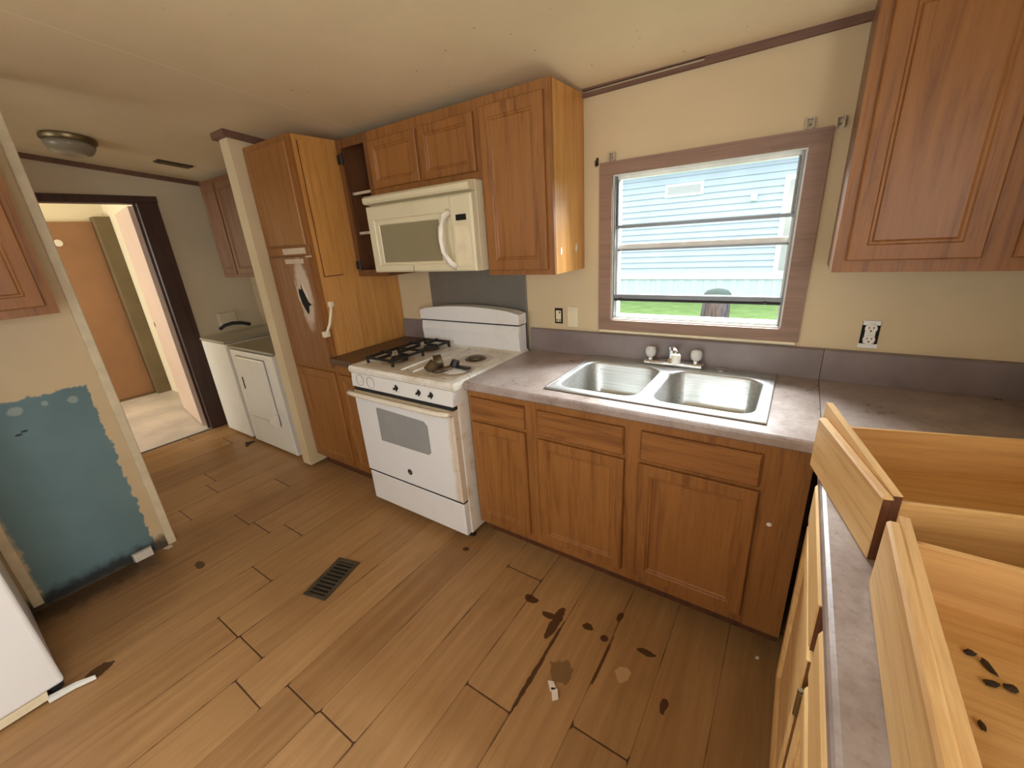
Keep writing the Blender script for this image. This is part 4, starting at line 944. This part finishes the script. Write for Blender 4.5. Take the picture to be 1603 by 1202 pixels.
for i in range(9):
    bm = BM(); y = -.092+.023*i; box(bm, -.048, .048, y-.004, y+.004, .0018, .0062, .0); obj('louver', bm, 'register', fv, local=True)
def outlet(label, x0, x1, z0, z1, kind):
    t = thing('outlet' if kind != 'blank' else 'wall_plate', label, 'outlet' if kind != 'blank' else 'wall plate', ((x0+x1)/2, 0, z0))
    if kind == 'blank':
        bx('plate', 'cream', t, x0, x1, -.006, -.0005, z0, z1, .003)
    else:
        bx('box_hole', 'dark', t, x0, x1, -.0022, -.0005, z0, z1, 0, label='dark hole around the outlet')
        cx = (x0+x1)/2; w_ = (x1-x0)
        if kind == 'duplex':
            bm = BM(); box(bm, cx-.016, cx+.016, -.008, -.0025, z0+.012, z1-.012, .002); box(bm, cx-.026, cx+.026, -.005, -.0025, z1-.014, z1+.003, .001); box(bm, cx-.030, cx+.030, -.005, -.0025, z0-.006, z0+.010, .001); sp = obj('strap', bm, 'aluwhite', t)
            for z in ((z0+z1)/2+.022, (z0+z1)/2-.020):
                bm = BM(); lathe(bm, (cx, -.008, z), [(.0185, .001), (.0185, -.004), (.016, -.005), (.002, -.005)], 20, 'y'); so = obj('socket', bm, 'white', t)
                bm = BM(); box(bm, cx-.008, cx-.0055, -.0145, -.0125, z, z+.008, 0); box(bm, cx+.0055, cx+.008, -.0145, -.0125, z, z+.008, 0); cone(bm, (cx, -.0125, z-.008), (cx, -.0145, z-.008), .003); obj('slots', bm, 'rubber', so)
        else:
            bm = BM(); box(bm, x0+.008, x1-.008, -.008, -.0025, z0+.010, z1-.012, .003); obj('switch_body', bm, 'cream', t)
            for (x, z) in ((x1-.016, z1-.022), (x0+.016, z0+.02), (x1-.014, z0+.02)):
                bm = BM(); lathe(bm, (x, -.008, z), [(.005, 0), (.004, -.003), (.001, -.003)], 12, 'y'); obj('screw', bm, 'screw', t)
outlet('open outlet without a cover plate on the wall under the right cabinet', 2.262, 2.316, 1.062, 1.158, 'duplex')
outlet('uncovered switch in a dark hole left of the window', .930, .978, 1.075, 1.160, 'switch')
outlet('cream blank wall plate close left of the window casing', 1.008, 1.072, 1.06, 1.172, 'blank')
for (nm, x, z, m, lab) in (('blind_bracket', 1.255, 1.862, 'bracket', 'clear blind bracket above the left end of the window'), ('blind_bracket', 1.994, 1.862, 'bracket', 'clear blind bracket above the right end of the window'), ('blind_bracket', 2.083, 1.85, 'bracket', 'clear blind bracket right of the window, beside the large cabinet')):
    t = thing(nm, lab, 'bracket', (x, 0, z), 0, 'blind brackets around the window')
    bm = BM(); box(bm, x-.012, x+.012, -.004, -.0005, z-.018, z+.02, .001); box(bm, x-.012, x-.009, -.03, -.004, z-.018, z+.016, .001); box(bm, x+.009, x+.012, -.03, -.004, z-.018, z+.016, .001); box(bm, x-.009, x+.009, -.03, -.004, z+.012, z+.016, .001); obj('clip', bm, m, t)
    bm = BM(); lathe(bm, (x, -.004, z-.004), [(.005, 0), (.004, -.003), (.001, -.003)], 12, 'y'); obj('screw', bm, 'screw', t)
bm = BM(); tube(bm, [(1.178, -.001, 1.855), (1.178, -.02, 1.852), (1.178, -.024, 1.84), (1.178, -.012, 1.832)], .004, 8); box(bm, 1.172, 1.184, -.003, -.0005, 1.835, 1.868, .001); tag(obj('wall_hook', bm, 'black', smooth=.8), 'small dark hook on the wall left of the window casing', 'hook')
bm = BM(); prism(bm, [(-.775, -1.742), (-.755, -1.738), (-.752, -1.66), (-.774, -1.655)], 'z', .004, .052); tag(obj('trim_scrap', bm, 'paper'), 'white scrap of trim at the foot of the blue patch', 'scrap')
bm = BM(); prism(bm, [(-.76, -1.615), (-.735, -1.60), (-.74, -1.575), (-.765, -1.585)], 'z', .001, .006); tag(obj('paint_flake', bm, 'paper'), 'small white flake on the floor at the end of the left wall', 'flake')
bm = BM()
for (a, b_) in (((1.470, -1.135), (1.498, -1.150)), ((1.492, -1.150), (1.520, -1.175))):
    prism(bm, [(a[0], a[1]), (a[0]+.02, a[1]+.008), (b_[0]+.012, b_[1]+.004), (b_[0]-.004, b_[1]-.012)], 'z', .001, .007)
tag(obj('paper_scrap', bm, 'paper'), 'white torn paper scrap on the plank floor below the sink', 'scrap')
bm = BM(); prism(bm, [(2.092, -.66), (2.104, -.657), (2.103, -.648), (2.094, -.65)], 'z', .001, .006); tag(obj('paint_flake', bm, 'paper'), 'tiny white flake on the floor at the corner cabinet foot', 'flake')
bm = BM(); prism(bm, [(-1.79, -.70), (-1.70, -.735), (-1.70, -.72), (-1.74, -.68), (-1.73, -.645), (-1.75, -.65)], 'z', .001, .008); tag(obj('dirt_clump', bm, 'crumb'), 'dark clump of dirt on the floor before the washing machine', 'dirt')
